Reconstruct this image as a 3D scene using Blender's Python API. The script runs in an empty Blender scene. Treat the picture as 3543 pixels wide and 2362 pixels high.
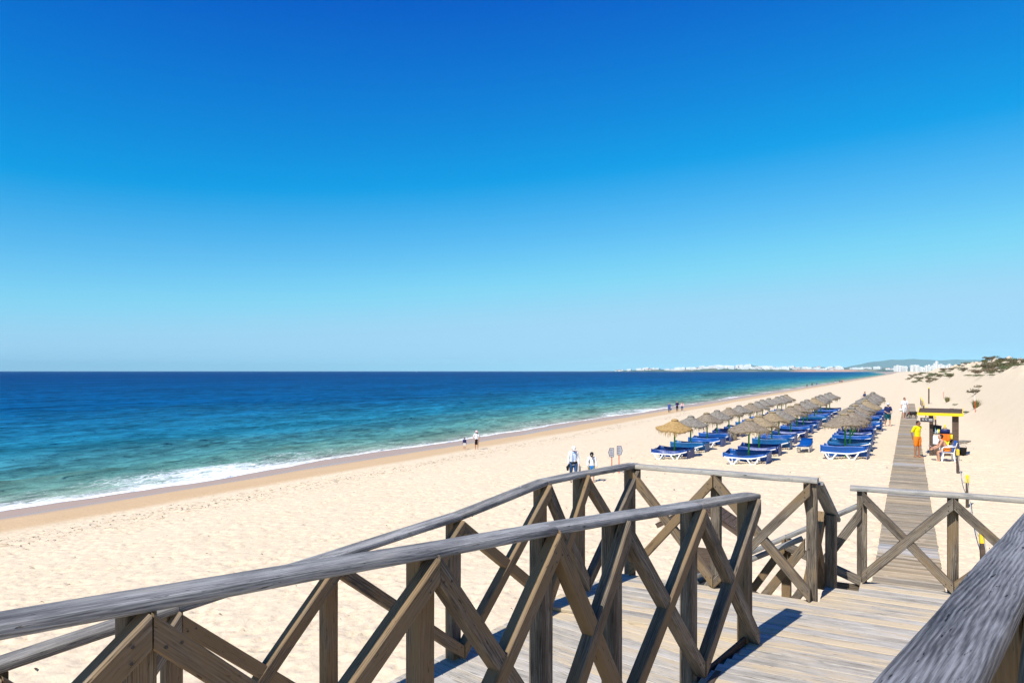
import bpy, bmesh, math, random
import numpy as np
from mathutils import Vector, Matrix, Quaternion, Euler

random.seed(7); RNG = np.random.default_rng(7)
scene = bpy.context.scene
COL = scene.collection
R = math.radians

# ---------------------------------------------------------------- camera, sky, sun, exposure
YAW = 29.1
ZC = 7.4
cam_d = bpy.data.cameras.new('camera'); cam = bpy.data.objects.new('camera', cam_d); COL.objects.link(cam)
cam.location = (0, 0, ZC); cam.rotation_euler = (R(90), 0, R(YAW))
cam_d.sensor_width = 36; cam_d.lens = 25.1; cam_d.shift_y = 0.0289
cam_d.clip_start = 0.05; cam_d.clip_end = 90000
scene.camera = cam

SUN_EL = 51.5
SUN_AZ = Vector((-0.22, -0.975, 0)).normalized()
to_sun = Vector((SUN_AZ.x * math.cos(R(SUN_EL)), SUN_AZ.y * math.cos(R(SUN_EL)), math.sin(R(SUN_EL))))
world = bpy.data.worlds.new('World'); scene.world = world; world.use_nodes = True
wn, wl = world.node_tree.nodes, world.node_tree.links
wn.clear()
wo = wn.new('ShaderNodeOutputWorld'); bg = wn.new('ShaderNodeBackground'); sky = wn.new('ShaderNodeTexSky')
sky.sky_type = 'NISHITA'; sky.sun_disc = False
sky.sun_elevation = R(SUN_EL); sky.sun_rotation = math.atan2(SUN_AZ.x, SUN_AZ.y)
sky.altitude = 0; sky.air_density = 0.7; sky.dust_density = 0.0; sky.ozone_density = 6.0
# clear maritime air: lift the view direction a little off the dusty horizon and deepen the blue, all round the sky alike
wtc = wn.new('ShaderNodeTexCoord'); wmp = wn.new('ShaderNodeMapping')
wmp.inputs['Scale'].default_value = (1, 1, 0.62); wmp.inputs['Location'].default_value = (0, 0, 0.06)
wl.new(wtc.outputs['Generated'], wmp.inputs['Vector']); wl.new(wmp.outputs[0], sky.inputs['Vector'])
wsp = wn.new('ShaderNodeSeparateColor'); wcb = wn.new('ShaderNodeCombineColor'); wl.new(sky.outputs[0], wsp.inputs[0])
def _wm(op, a, b, c=None):
    x = wn.new('ShaderNodeMath'); x.operation = op
    for i, v in enumerate((a, b, c)):
        if v is None: continue
        if hasattr(v, 'node'): wl.new(v, x.inputs[i])
        else: x.inputs[i].default_value = v
    return x.outputs[0]
for _k, (_ref, _g, _gain, _a, _b, _lo, _hi) in enumerate(((3.58, 1.0, 1.0, 9.0, 3.25, .0, 3.1), (5.75, 1.15, 6.1, 2.1, 2.0, .45, 5.65), (8.0, 0.5, 7.7, 1.84, 4.43, 1.7, 7.6))):
    _v = _wm('MULTIPLY', _wm('POWER', _wm('DIVIDE', wsp.outputs[_k], _ref), _g), _gain)
    _v = _wm('SUBTRACT', _wm('MULTIPLY', _v, _a), _b)
    wl.new(_wm('SMOOTH_MAX', _wm('SMOOTH_MIN', _v, _hi, .9), _lo, .25 if _k else .04), wcb.inputs[_k])
# very faint streaks of high cirrus low in the sky
_cm = wn.new('ShaderNodeMapping'); _cm.inputs['Scale'].default_value = (2.2, 2.2, 42); wl.new(wtc.outputs['Generated'], _cm.inputs['Vector'])
_cn = wn.new('ShaderNodeTexNoise'); _cn.inputs['Scale'].default_value = 1.0; _cn.inputs['Detail'].default_value = 5; _cn.inputs['Distortion'].default_value = .6; wl.new(_cm.outputs[0], _cn.inputs['Vector'])
_cr = wn.new('ShaderNodeMapRange'); _cr.interpolation_type = 'SMOOTHSTEP'; wl.new(_cn.outputs['Fac'], _cr.inputs['Value'])
for _i, _vv in ((1, .56), (2, .85), (3, 0.0), (4, .10)): _cr.inputs[_i].default_value = _vv
_cs = wn.new('ShaderNodeSeparateXYZ'); wl.new(wtc.outputs['Generated'], _cs.inputs[0])
_cb = wn.new('ShaderNodeMapRange'); _cb.interpolation_type = 'SMOOTHSTEP'; wl.new(_cs.outputs['Z'], _cb.inputs['Value'])
for _i, _vv in ((1, .22), (2, .06), (3, 0.0), (4, 1.0)): _cb.inputs[_i].default_value = _vv
_cx = wn.new('ShaderNodeMix'); _cx.data_type = 'RGBA'; wl.new(_wm('MULTIPLY', _cr.outputs[0], _cb.outputs[0]), _cx.inputs[0]); wl.new(wcb.outputs[0], _cx.inputs[6]); _cx.inputs[7].default_value = (5.6, 6.6, 7.6, 1)
wl.new(_cx.outputs[2], bg.inputs['Color'])
bg.inputs['Strength'].default_value = 0.09
wl.new(bg.outputs[0], wo.inputs['Surface'])

sun_d = bpy.data.lights.new('sun', 'SUN'); sun = bpy.data.objects.new('sun', sun_d); COL.objects.link(sun)
sun_d.energy = 4.6; sun_d.angle = R(0.53); sun_d.color = (1.0, 0.955, 0.88)
sun.rotation_euler = to_sun.to_track_quat('Z', 'Y').to_euler(); sun.location = (-20, -60, 80)

scene.view_settings.view_transform = 'Standard'; scene.view_settings.look = 'None'
scene.view_settings.gamma = 1; scene.view_settings.use_curve_mapping = False
scene.view_settings.exposure = 0.45
scene.cycles.max_bounces = 6; scene.cycles.diffuse_bounces = 3; scene.cycles.volume_bounces = 0

# ---------------------------------------------------------------- helpers
def tag(o, label=None, cat=None, group=None, kind=None):
    if label: o['label'] = label
    if cat: o['category'] = cat
    if group: o['group'] = group
    if kind: o['kind'] = kind
    return o

def empty(name, loc=(0, 0, 0), rz=0, label=None, cat=None, group=None):
    o = bpy.data.objects.new(name, None); COL.objects.link(o)
    o.empty_display_size = .2
    o.location = loc; o.rotation_euler = (0, 0, rz)
    return tag(o, label, cat, group)

def mesh_obj(name, me, mat=None, parent=None, loc=None):
    o = bpy.data.objects.new(name, me); COL.objects.link(o)
    if mat is not None and len(me.materials) == 0: me.materials.append(mat)
    if parent is not None: o.parent = parent
    if loc is not None: o.location = loc
    return o

def copy_tree(o, parent=None):
    c = o.copy(); COL.objects.link(c); c.parent = parent
    for ch in o.children: copy_tree(ch, c)
    return c

ORD = ['first', 'second', 'third', 'fourth', 'fifth', 'sixth', 'seventh', 'eighth', 'ninth', 'tenth', 'eleventh', 'twelfth', 'thirteenth']

class MB:
    """collects simple closed shapes into one mesh"""
    def __init__(self): self.v = []; self.f = []; self.mi = []; self.cur = 0
    def _add(self, vs, fs):
        n = len(self.v); self.v += [tuple(p) for p in vs]
        self.f += [tuple(i + n for i in q) for q in fs]; self.mi += [self.cur] * len(fs)
    def box(self, c, s, rot=None, taper=1.0):
        x, y, z = (k / 2 for k in s)
        vs = []
        for dz in (-1, 1):
            t = taper if dz > 0 else 1
            for dx, dy in ((-1, -1), (1, -1), (1, 1), (-1, 1)):
                vs.append(Vector((dx * x * t, dy * y * t, dz * z)))
        if rot is not None:
            m = rot if isinstance(rot, (Quaternion, Matrix)) else Euler(rot).to_quaternion()
            vs = [m @ p for p in vs]
        vs = [p + Vector(c) for p in vs]
        self._add(vs, [(3, 2, 1, 0), (4, 5, 6, 7), (0, 1, 5, 4), (1, 2, 6, 5), (2, 3, 7, 6), (3, 0, 4, 7)])
    def loft(self, rings, cap=True, closed=True):
        n = len(rings[0]); vs = [p for r in rings for p in r]; fs = []
        for k in range(len(rings) - 1):
            for i in range(n if closed else n - 1):
                j = (i + 1) % n
                fs.append((k * n + i, k * n + j, (k + 1) * n + j, (k + 1) * n + i))
        if cap:
            fs.append(tuple(range(n - 1, -1, -1))); fs.append(tuple(range((len(rings) - 1) * n, len(rings) * n)))
        self._add(vs, fs)
    def tube(self, pts, rad, seg=8, flat=1.0, up=None, round_ends=False):
        pts = [Vector(p) for p in pts]; n = len(pts)
        if not hasattr(rad, '__len__'): rad = [rad] * n
        rad = list(rad)
        if round_ends:
            d0 = (pts[0] - pts[1]).normalized(); d1 = (pts[-1] - pts[-2]).normalized()
            r0, r1 = rad[0], rad[-1]
            pts = [pts[0] + d0 * r0 * .92, pts[0] + d0 * r0 * .6] + pts + [pts[-1] + d1 * r1 * .6, pts[-1] + d1 * r1 * .92]
            rad = [r0 * .38, r0 * .8] + rad + [r1 * .8, r1 * .38]; n += 4
        ref = Vector(up) if up is not None else None
        rings = []
        for i, p in enumerate(pts):
            t = (pts[min(i + 1, n - 1)] - pts[max(i - 1, 0)]).normalized()
            if ref is None: ref = Vector((0, 0, 1)) if abs(t.z) < .9 else Vector((1, 0, 0))
            a = (ref - t * ref.dot(t))
            if a.length < 1e-4: a = Vector((0, 1, 0)) - t * t.y
            a.normalize(); b = t.cross(a)
            if up is None: ref = a
            rings.append([p + a * (math.cos(q) * rad[i]) + b * (math.sin(q) * rad[i] * flat)
                          for q in (2 * math.pi * k / seg for k in range(seg))])
        self.loft(rings)
    def ball(self, c, r, seg=12, rings=8, rot=None):
        if not hasattr(r, '__len__'): r = (r, r, r)
        rr = []
        for k in range(rings + 1):
            th = math.pi * (k + .0) / rings; th = min(max(th, .12), math.pi - .12)
            ring = []
            for i in range(seg):
                ph = 2 * math.pi * i / seg
                p = Vector((math.sin(th) * math.cos(ph) * r[0], math.sin(th) * math.sin(ph) * r[1], -math.cos(th) * r[2]))
                if rot is not None: p = Euler(rot).to_quaternion() @ p
                ring.append(p + Vector(c))
            rr.append(ring)
        self.loft(rr)
    def lathe(self, prof, c=(0, 0, 0), seg=16, cap=True):
        self.loft([[Vector((r * math.cos(2 * math.pi * i / seg) + c[0], r * math.sin(2 * math.pi * i / seg) + c[1], z + c[2]))
                    for i in range(seg)] for r, z in prof], cap=cap)
    def quad(self, *p): self._add(p, [tuple(range(len(p)))])
    def mesh(self, name, smooth=False, angle=None):
        me = bpy.data.meshes.new(name); me.from_pydata(self.v, [], self.f)
        if any(self.mi): me.polygons.foreach_set('material_index', self.mi)
        me.update()
        if smooth or angle:
            me.polygons.foreach_set('use_smooth', [True] * len(me.polygons))
            if angle: me.set_sharp_from_angle(angle=R(angle))
        return me
    def build(self, name, mat=None, parent=None, smooth=False, angle=None, loc=None):
        me = self.mesh(name, smooth, angle)
        if isinstance(mat, (list, tuple)):
            for m in mat: me.materials.append(m)
            mat = None
        return mesh_obj(name, me, mat, parent, loc)

# ---------------------------------------------------------------- materials
class NT:
    def __init__(self, name):
        self.m = bpy.data.materials.new(name); self.m.use_nodes = True
        self.t = self.m.node_tree; self.n = self.t.nodes; self.l = self.t.links
        self.b = self.n['Principled BSDF']
    def new(self, typ, **kw):
        x = self.n.new(typ)
        for k, v in kw.items():
            if k.startswith('_'): x.inputs[k[1:].replace('_', ' ')].default_value = v
            else: setattr(x, k, v)
        return x
    def link(self, a, b): self.l.new(a, b)
    def coord(self, kind='Object', scale=(1, 1, 1), rnd=0.0):
        tc = self.new('ShaderNodeTexCoord'); mp = self.new('ShaderNodeMapping')
        mp.inputs['Scale'].default_value = scale
        if rnd:
            oi = self.new('ShaderNodeObjectInfo'); mu = self.new('ShaderNodeMath', operation='MULTIPLY'); mu.inputs[1].default_value = rnd
            self.link(oi.outputs['Random'], mu.inputs[0]); self.link(mu.outputs[0], mp.inputs['Location'])
        self.link(tc.outputs[kind], mp.inputs['Vector'])
        return mp.outputs[0]
    def noise(self, vec, scale, detail=4, rough=.55, dist=0.0):
        x = self.new('ShaderNodeTexNoise'); x.inputs['Scale'].default_value = scale; x.inputs['Detail'].default_value = detail
        x.inputs['Roughness'].default_value = rough; x.inputs['Distortion'].default_value = dist
        if vec is not None: self.link(vec, x.inputs['Vector'])
        return x.outputs['Fac']
    def ramp(self, fac, stops, interp='LINEAR'):
        x = self.new('ShaderNodeValToRGB'); e = x.color_ramp.elements; x.color_ramp.interpolation = interp
        while len(e) < len(stops): e.new(.5)
        for k, (p, c) in enumerate(stops):
            e[k].position = p; e[k].color = (c, c, c, 1) if not hasattr(c, '__len__') else (*c, 1)
        self.link(fac, x.inputs['Fac']); return x.outputs['Color']
    def mix(self, a, b, fac, mode='MIX'):
        x = self.new('ShaderNodeMix', data_type='RGBA', blend_type=mode)
        for s, v in ((x.inputs[0], fac), (x.inputs[6], a), (x.inputs[7], b)):
            if hasattr(v, 'node'): self.link(v, s)
            elif hasattr(v, '__len__'): s.default_value = (*v, 1) if len(v) == 3 else v
            else: s.default_value = v
        return x.outputs[2]
    def math(self, op, a, b=None, clamp=False):
        x = self.new('ShaderNodeMath', operation=op); x.use_clamp = clamp
        for s, v in ((x.inputs[0], a), (x.inputs[1], b)):
            if v is None: continue
            if hasattr(v, 'node'): self.link(v, s)
            else: s.default_value = v
        return x.outputs[0]
    def maprange(self, v, a, b, c=0, d=1, smooth=True):
        x = self.new('ShaderNodeMapRange'); x.interpolation_type = 'SMOOTHSTEP' if smooth else 'LINEAR'
        self.link(v, x.inputs['Value'])
        for s, k in zip(('From Min', 'From Max', 'To Min', 'To Max'), (a, b, c, d)): x.inputs[s].default_value = k
        return x.outputs[0]
    def bump(self, h, strength=.4, dist=.01, normal=None):
        x = self.new('ShaderNodeBump'); x.inputs['Strength'].default_value = strength; x.inputs['Distance'].default_value = dist
        self.link(h, x.inputs['Height'])
        if normal is not None: self.link(normal, x.inputs['Normal'])
        return x.outputs[0]
    def out(self, col=None, rough=None, normal=None, spec=None):
        for k, v in (('Base Color', col), ('Roughness', rough), ('Normal', normal), ('Specular IOR Level', spec)):
            if v is None: continue
            if hasattr(v, 'node'): self.link(v, self.b.inputs[k])
            else: self.b.inputs[k].default_value = (*v, 1) if hasattr(v, '__len__') else v
        return self.m

def wood_mat(name, dark, mid, light, warm, warmth=.5, bump=.5, grain=1.0, ring=95, crack=.75, spots=False, ra=.10):
    """weathered timber: grain runs along the piece's own X axis"""
    t = NT(name)
    def vec(sc_, rnd): return t.coord('Object', sc_, rnd=rnd)
    # slow wander of the grain, stretched along the piece
    wn1 = t.noise(vec((.9 * grain, 5, 5), 40), 1.0, 2, .45); wn2 = t.noise(vec((5 * grain, 16, 16), 12), 1.0, 2, .5)
    sp = t.new('ShaderNodeSeparateXYZ'); t.link(vec((1, 1, 1), 0), sp.inputs[0])
    oi = t.new('ShaderNodeObjectInfo')
    ph = t.math('ADD', t.math('MULTIPLY', sp.outputs['Y'], ring), t.math('MULTIPLY', sp.outputs['Z'], ring * .8))
    ph = t.math('ADD', ph, t.math('ADD', t.math('MULTIPLY', wn1, 18), t.math('MULTIPLY', wn2, 2.2)))
    ph = t.math('ADD', ph, t.math('MULTIPLY', oi.outputs['Random'], 50))
    rings = t.math('MULTIPLY', t.math('ADD', t.math('SINE', t.math('MULTIPLY', ph, 6.2832 * .5)), 1.0), .5)
    fib = t.noise(vec((7 * grain, 190 * grain, 190 * grain), 9), 1.0, 5, .7, .15)
    big = t.noise(vec((1.3, 5, 5), 17), 1.6, 4, .6)
    g = t.math('ADD', t.math('ADD', t.math('MULTIPLY', rings, ra), t.math('MULTIPLY', fib, .66)), t.math('MULTIPLY', big, .46))
    g = t.math('ADD', g, t.math('MULTIPLY', t.math('SUBTRACT', t.noise(vec((.8, 14, 14), 3), 1.0, 3, .5, .3), .5), .35))
    col = t.ramp(g, [(.40, dark), (.57, mid), (.77, light)])
    wf = t.math('ADD', big, t.math('MULTIPLY', t.math('SUBTRACT', oi.outputs['Random'], .5), .4))
    wf = t.maprange(wf, .38, .66, 0, warmth)
    lum = t.new('ShaderNodeRGBToBW'); t.link(col, lum.inputs[0])
    wcol = t.mix((0, 0, 0), warm, t.math('MULTIPLY', lum.outputs[0], 1 / max(.05, (mid[0] + mid[1] + mid[2]) / 3)))
    col = t.mix(col, wcol, wf)
    cr = t.noise(vec((11 * grain, 85 * grain, 85 * grain), 31), 1.0, 3, .6, .35)
    cracks = t.ramp(cr, [(.30, .06), (.345, 1.0)])
    col = t.mix(col, cracks, crack, 'MULTIPLY')
    br = t.math('ADD', .84, t.math('MULTIPLY', oi.outputs['Random'], .30))
    bc = t.new('ShaderNodeCombineColor'); [t.link(br, bc.inputs[k]) for k in range(3)]
    col = t.mix(col, bc.outputs[0], 1.0, 'MULTIPLY')
    kn = t.new('ShaderNodeTexVoronoi', feature='F1'); kn.inputs['Scale'].default_value = 1.0
    t.link(vec((1.7, 9, 9), 23), kn.inputs['Vector'])
    col = t.mix(col, t.ramp(kn.outputs['Distance'], [(.05, .30), (.15, 1.0)]), .6, 'MULTIPLY')
    if spots:
        sp_ = t.ramp(t.noise(vec((6, 9, 9), 19), 1.0, 4, .6, .4), [(.735, 0.0), (.765, 1.0)]); col = t.mix(col, (.74, .74, .72), t.math('MULTIPLY', sp_, .85))
    h = t.math('ADD', t.math('MULTIPLY', rings, ra), t.math('ADD', t.math('MULTIPLY', fib, .4), t.math('MULTIPLY', cracks, .7)))
    return t.out(col, .85, t.bump(h, bump, .005), .3)

def plain(name, col, rough=.6, var=.0, scale=8, spec=.35, bump=0, bscale=40):
    t = NT(name)
    c = col
    if var:
        n = t.noise(t.coord('Object', rnd=11), scale, 4)
        c = t.mix(tuple(k * (1 - var) for k in col), tuple(min(1, k * (1 + var)) for k in col), n)
    nm = t.bump(t.noise(t.coord('Object'), bscale, 3), bump, .01) if bump else None
    return t.out(c, rough, nm, spec)

M = {}
M['rail'] = wood_mat('weathered_grey_rail', (.045, .044, .045), (.17, .166, .16), (.46, .45, .43), (.20, .165, .11), .45, .9, ring=230, spots=True)
M['rail_pale'] = wood_mat('pale_weathered_rail', (.10, .095, .09), (.32, .305, .28), (.60, .58, .54), (.34, .28, .19), .5, .8, ring=200, spots=True)
M['rail_dark'] = wood_mat('dark_cracked_rail', (.022, .022, .026), (.095, .096, .105), (.27, .272, .285), (.10, .09, .08), .25, .7, ring=170, crack=.95, spots=True, ra=.13)
M['post'] = wood_mat('weathered_brown_post', (.035, .028, .021), (.125, .10, .075), (.32, .275, .215), (.19, .125, .062), .9, .6, ring=160)
M['plank'] = wood_mat('weathered_deck_plank', (.16, .14, .115), (.40, .365, .31), (.60, .56, .50), (.47, .37, .235), .85, .4, ring=120, crack=.6)
M['walk'] = M['plank']
M['darkwood'] = wood_mat('brown_stained_wood', (.040, .027, .020), (.082, .056, .041), (.125, .09, .067), (.10, .06, .04), .4, .4)
M['yellow'] = plain('yellow_paint', (.82, .55, .02), .45, .06)
M['green'] = plain('green_paint', (.012, .30, .025), .4, .15)
M['white_plastic'] = plain('white_plastic', (.82, .82, .80), .35, .03)
M['black'] = plain('black_cloth', (.012, .012, .014), .8, .2)
M['red'] = plain('red_paint', (.62, .075, .02), .45, .08)
M['rope'] = plain('pale_rope', (.5, .46, .38), .9, .15)
M['metal'] = plain('dark_bolt', (.05, .04, .035), .5)

# ---------------------------------------------------------------- terrain
def sm(a, b, x):
    t = np.clip((x - a) / (b - a), 0, 1); return t * t * (3 - 2 * t)
BX = [-3000, -80, -55, -47, -43, -38, -35, -33, -28, -22, -13, -11.5, -7.1, -2.8, 0, 3, 4000]
BZ = [-6, -2.5, -1.5, -.5, 0, .25, .45, .6, 1.05, 1.65, 2.42, 2.55, 2.88, 3.15, 3.3, 3.36, 3.36]
def band_noise(n, res, lo, hi, seed):
    """periodic band-limited noise tile, wavelengths lo..hi metres"""
    g = np.random.default_rng(seed).standard_normal((n, n))
    fx = np.fft.fftfreq(n, res); k = np.hypot(fx[:, None], fx[None, :]); k[0, 0] = 1e-6
    a = np.exp(-((np.log(1 / k) - math.log(math.sqrt(lo * hi))) / (math.log(hi / lo) * .6)) ** 2)
    w = np.fft.ifft2(np.fft.fft2(g) * a).real
    return w / w.std()
TN = 640; TR = .05
T1 = band_noise(TN, TR, .24, .52, 1); T2 = band_noise(TN, TR, .6, 2.2, 2)
def tile(T, x, y):
    fx = (x / TR) % TN; fy = (y / TR) % TN
    i = fx.astype(int); j = fy.astype(int); a = fx - i; b = fy - j
    i1 = (i + 1) % TN; j1 = (j + 1) % TN
    return (T[i, j] * (1 - a) + T[i1, j] * a) * (1 - b) + (T[i, j1] * (1 - a) + T[i1, j1] * a) * b
def bay(Y): return 130 * sm(1500, 5000, Y)
def terrain(X, Y):
    X = np.asarray(X, float); Y = np.asarray(Y, float)
    z = np.interp(X + bay(Y), BX, BZ)
    z = z + .2 * sm(42, 85, Y) * sm(-1, -3, X) * sm(-28, -14, X)
    toe = np.interp(Y, [-50, 40, 90, 200, 330, 500, 900], [4.2, 3.8, 3.2, 1.5, -1.2, -4, -6])
    top = np.interp(Y, [-50, 60, 100, 200, 300, 420, 600, 900], [5.2, 5.2, 5.2, 5.0, 4.6, 3.0, 1.2, .8])
    wid = np.interp(Y, [-50, 60, 120, 300, 600], [9, 10, 10.5, 12.5, 16])
    t = np.clip((X - toe) / wid, 0, 1.0)
    d = top * (t ** 1.5 * (3 - 2 * t))
    u = np.maximum(X - toe - wid, 0)
    d = d - np.minimum(u * .06, 2.2) * sm(0, 6, u)
    n = .5 * np.sin(X * .55 + Y * .05 + 1.3 * np.sin(Y * .031)) * np.sin(Y * .085 + .7 * np.sin(X * .3)) \
        + .25 * np.sin(Y * .23 + X * .4) * np.sin(X * 1.1 - Y * .07) + .16 * np.sin(Y * .61 + 2 * np.sin(X * .9)) * np.sin(X * 1.9 + Y * .2)
    fine_ = tile(T2, X * .42, Y * .30) * .24 + tile(T2, X * 1.1 + 4, Y * .8) * .09
    hill = 9 * sm(25, 60, X) * sm(400, 800, Y) * (1 - sm(1600, 2500, Y))
    return z + d + (n * .95 + fine_) * sm(.35, .95, t) * sm(20, 70, Y) + hill
def gz(x, y): return float(terrain(np.array([x], float), np.array([y], float))[0])

def grid_mesh(name, xs, ys, zf):
    X, Y = np.meshgrid(xs, ys, indexing='ij'); Z, extra = zf(X, Y)
    nx, ny = len(xs), len(ys)
    me = bpy.data.meshes.new(name)
    co = np.stack([X, Y, Z], -1).reshape(-1, 3)
    idx = np.arange(nx * ny).reshape(nx, ny)
    q = np.stack([idx[:-1, :-1], idx[1:, :-1], idx[1:, 1:], idx[:-1, 1:]], -1).reshape(-1, 4)
    me.vertices.add(len(co)); me.vertices.foreach_set('co', co.ravel())
    me.loops.add(q.size); me.loops.foreach_set('vertex_index', q.ravel())
    me.polygons.add(len(q)); me.polygons.foreach_set('loop_start', np.arange(0, q.size, 4))
    me.polygons.foreach_set('use_smooth', np.ones(len(q), bool))
    for k, v in extra.items():
        at = me.attributes.new(k, 'FLOAT', 'POINT'); at.data.foreach_set('value', v.ravel().astype(np.float32))
    me.update(calc_edges=True); me.validate()
    return me
def steps(a, b, h0, g):
    out = [a]; h = h0
    while out[-1] < b: out.append(out[-1] + h); h *= g
    out[-1] = b
    return out
FX0, FY0, FR = -37.0, 4.0, .05; FNX, FNY = 800, 1400
FP = np.zeros((FNX, FNY), np.float32)
_fr = np.random.default_rng(11)
def stamp(x, y, ang, d=.05):
    i = int((x - FX0) / FR); j = int((y - FY0) / FR)
    if i < 8 or j < 8 or i > FNX - 9 or j > FNY - 9: return
    a, b_ = np.meshgrid(np.arange(-7, 8) * FR, np.arange(-7, 8) * FR, indexing='ij'); c_, s_ = math.cos(ang), math.sin(ang)
    u = a * c_ + b_ * s_; v = -a * s_ + b_ * c_; q = (u / .135) ** 2 + (v / .075) ** 2
    FP[i - 7:i + 8, j - 7:j + 8] += (-d * np.exp(-q) + d * .45 * np.exp(-(np.sqrt(q) - 1.7) ** 2 * 3)).astype(np.float32)
for _ in range(34):                                        # trails, mostly along the shore
    x = _fr.uniform(-35, -5); y = _fr.uniform(4, 60); ang = _fr.choice([1, -1]) * math.pi / 2 + _fr.normal(0, .35)
    for k in range(int(_fr.uniform(30, 110))):
        x += math.cos(ang) * .62; y += math.sin(ang) * .62; ang += _fr.normal(0, .05); sd = (-1) ** k * .10
        stamp(x - math.sin(ang) * sd, y + math.cos(ang) * sd, ang, _fr.uniform(.04, .075))
for _ in range(5200): stamp(_fr.uniform(-34, 2.5), 4 + 66 * _fr.random() ** 1.6, _fr.uniform(0, 6.28), _fr.uniform(.02, .06))
def fprint(X, Y):
    fx = np.clip((X - FX0) / FR, 0, FNX - 2.01); fy = np.clip((Y - FY0) / FR, 0, FNY - 2.01); i = fx.astype(int); j = fy.astype(int); a = fx - i; b_ = fy - j
    v = (FP[i, j] * (1 - a) + FP[i + 1, j] * a) * (1 - b_) + (FP[i, j + 1] * (1 - a) + FP[i + 1, j + 1] * a) * b_
    return v * (1 - sm(62, 72, Y)) * (Y > 4.2)
def zground(X, Y):
    Z = terrain(X, Y)
    dry = sm(-36.5, -31, X) * (1 - .55 * sm(2, 6, X))
    near = 1 - sm(60, 130, Y)
    wx = X + .35 * tile(T2, X * .9, Y * .9); wy = Y + .35 * tile(T2, X * .9 + 11, Y * .9 + 5)
    n1 = tile(T1, wx, wy); n2 = tile(T2, X, Y)
    dens = .55 + .45 * np.clip(tile(T2, X * .21 + 3, Y * .21), -1, 1)
    dips = -np.clip(n1 - .55, 0, 1.6) * .062 * (.45 + dens) + np.clip(-n1 - 1.0, 0, 1) * .022
    Z = Z + near * dry * (dips * .8 + n2 * .010) + fprint(X, Y) * (.25 + .75 * dry) + (1 - near) * dry * n2 * .02
    return Z, {}
xs = sorted(set([-3000, -1500, -700, -300, -150, -90, -70, -60, -55] + list(np.arange(-52, -36, .6)) + list(np.arange(-36, -18, .095)) + list(np.arange(-18, 3, .07))
                + steps(3, 30, .12, 1.012) + [36, 45, 60, 90, 140, 220, 400, 800, 2000]))
ys = sorted(set([-60, -30, -12, -4, 0] + list(np.arange(2, 36, .08)) + steps(36, 9000, .085, 1.0135)))
ground = mesh_obj('beach_sand', grid_mesh('beach_sand', np.array(xs), np.array(ys), zground))
tag(ground, kind='structure')
t = NT('sand')
geo = t.new('ShaderNodeNewGeometry'); sx = t.new('ShaderNodeSeparateXYZ'); t.link(geo.outputs['Position'], sx.inputs[0])
mp = t.new('ShaderNodeMapping'); t.link(geo.outputs['Position'], mp.inputs['Vector']); mp.inputs['Scale'].default_value = (1, .22, 1)
wob = t.noise(mp.outputs[0], .22, 3, .5)
xw = t.math('ADD', sx.outputs['X'], t.math('MULTIPLY', t.math('SUBTRACT', wob, .5), 4.2))
big = t.noise(geo.outputs['Position'], .35, 4); fine = t.noise(geo.outputs['Position'], 9, 5, .6); grain = t.noise(geo.outputs['Position'], 90, 2, .6)
dry = t.mix((.62, .503, .345), (.705, .583, .412), big)
dry = t.mix(dry, t.ramp(fine, [(.3, (.53, .41, .27)), (.55, (.695, .565, .39))]), .35)
spk = t.ramp(t.noise(geo.outputs['Position'], 5.5, 2, .5), [(.69, 0.0), (.74, 1.0)])
dry = t.mix(dry, (.40, .29, .17), t.math('MULTIPLY', spk, .35))
damp = t.mix((.50, .345, .19), (.57, .405, .235), big)
debris = t.math('MULTIPLY', t.math('MULTIPLY', t.maprange(xw, -32.5, -31.2), t.maprange(xw, -26.0, -29.0)), t.ramp(t.noise(geo.outputs['Position'], 2.6, 5, .7), [(.56, 0.0), (.63, 1.0)]))
dry = t.mix(dry, (.33, .22, .11), t.math('MULTIPLY', debris, .75))
wet = t.mix((.40, .265, .175), (.46, .315, .215), fine)
dampf = t.maprange(xw, -35.0, -32.2); wetf = t.maprange(xw, -38.7, -37.2)
col = t.mix(wet, t.mix(damp, dry, dampf), wetf)
stripe = t.math('MULTIPLY', t.maprange(xw, -39.0, -38.3), t.maprange(xw, -37.3, -37.9))
rough = t.mix(t.mix((.42,) * 3, (.14,) * 3, stripe), (.95,) * 3, wetf)
specw = t.mix(t.mix((.22,) * 3, (.5,) * 3, stripe), (.1,) * 3, wetf)
dimp = t.noise(geo.outputs['Position'], 4.2, 3, .55, .6)
bmp = t.bump(dimp, .38, .08, t.bump(fine, .35, .03, t.bump(grain, .12, .006)))
vm = t.new('ShaderNodeMix', data_type='VECTOR'); t.link(wetf, vm.inputs[0]); t.link(geo.outputs['Normal'], vm.inputs[4]); t.link(bmp, vm.inputs[5])
ground.data.materials.append(t.out(col, rough, vm.outputs[1], specw))

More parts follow.
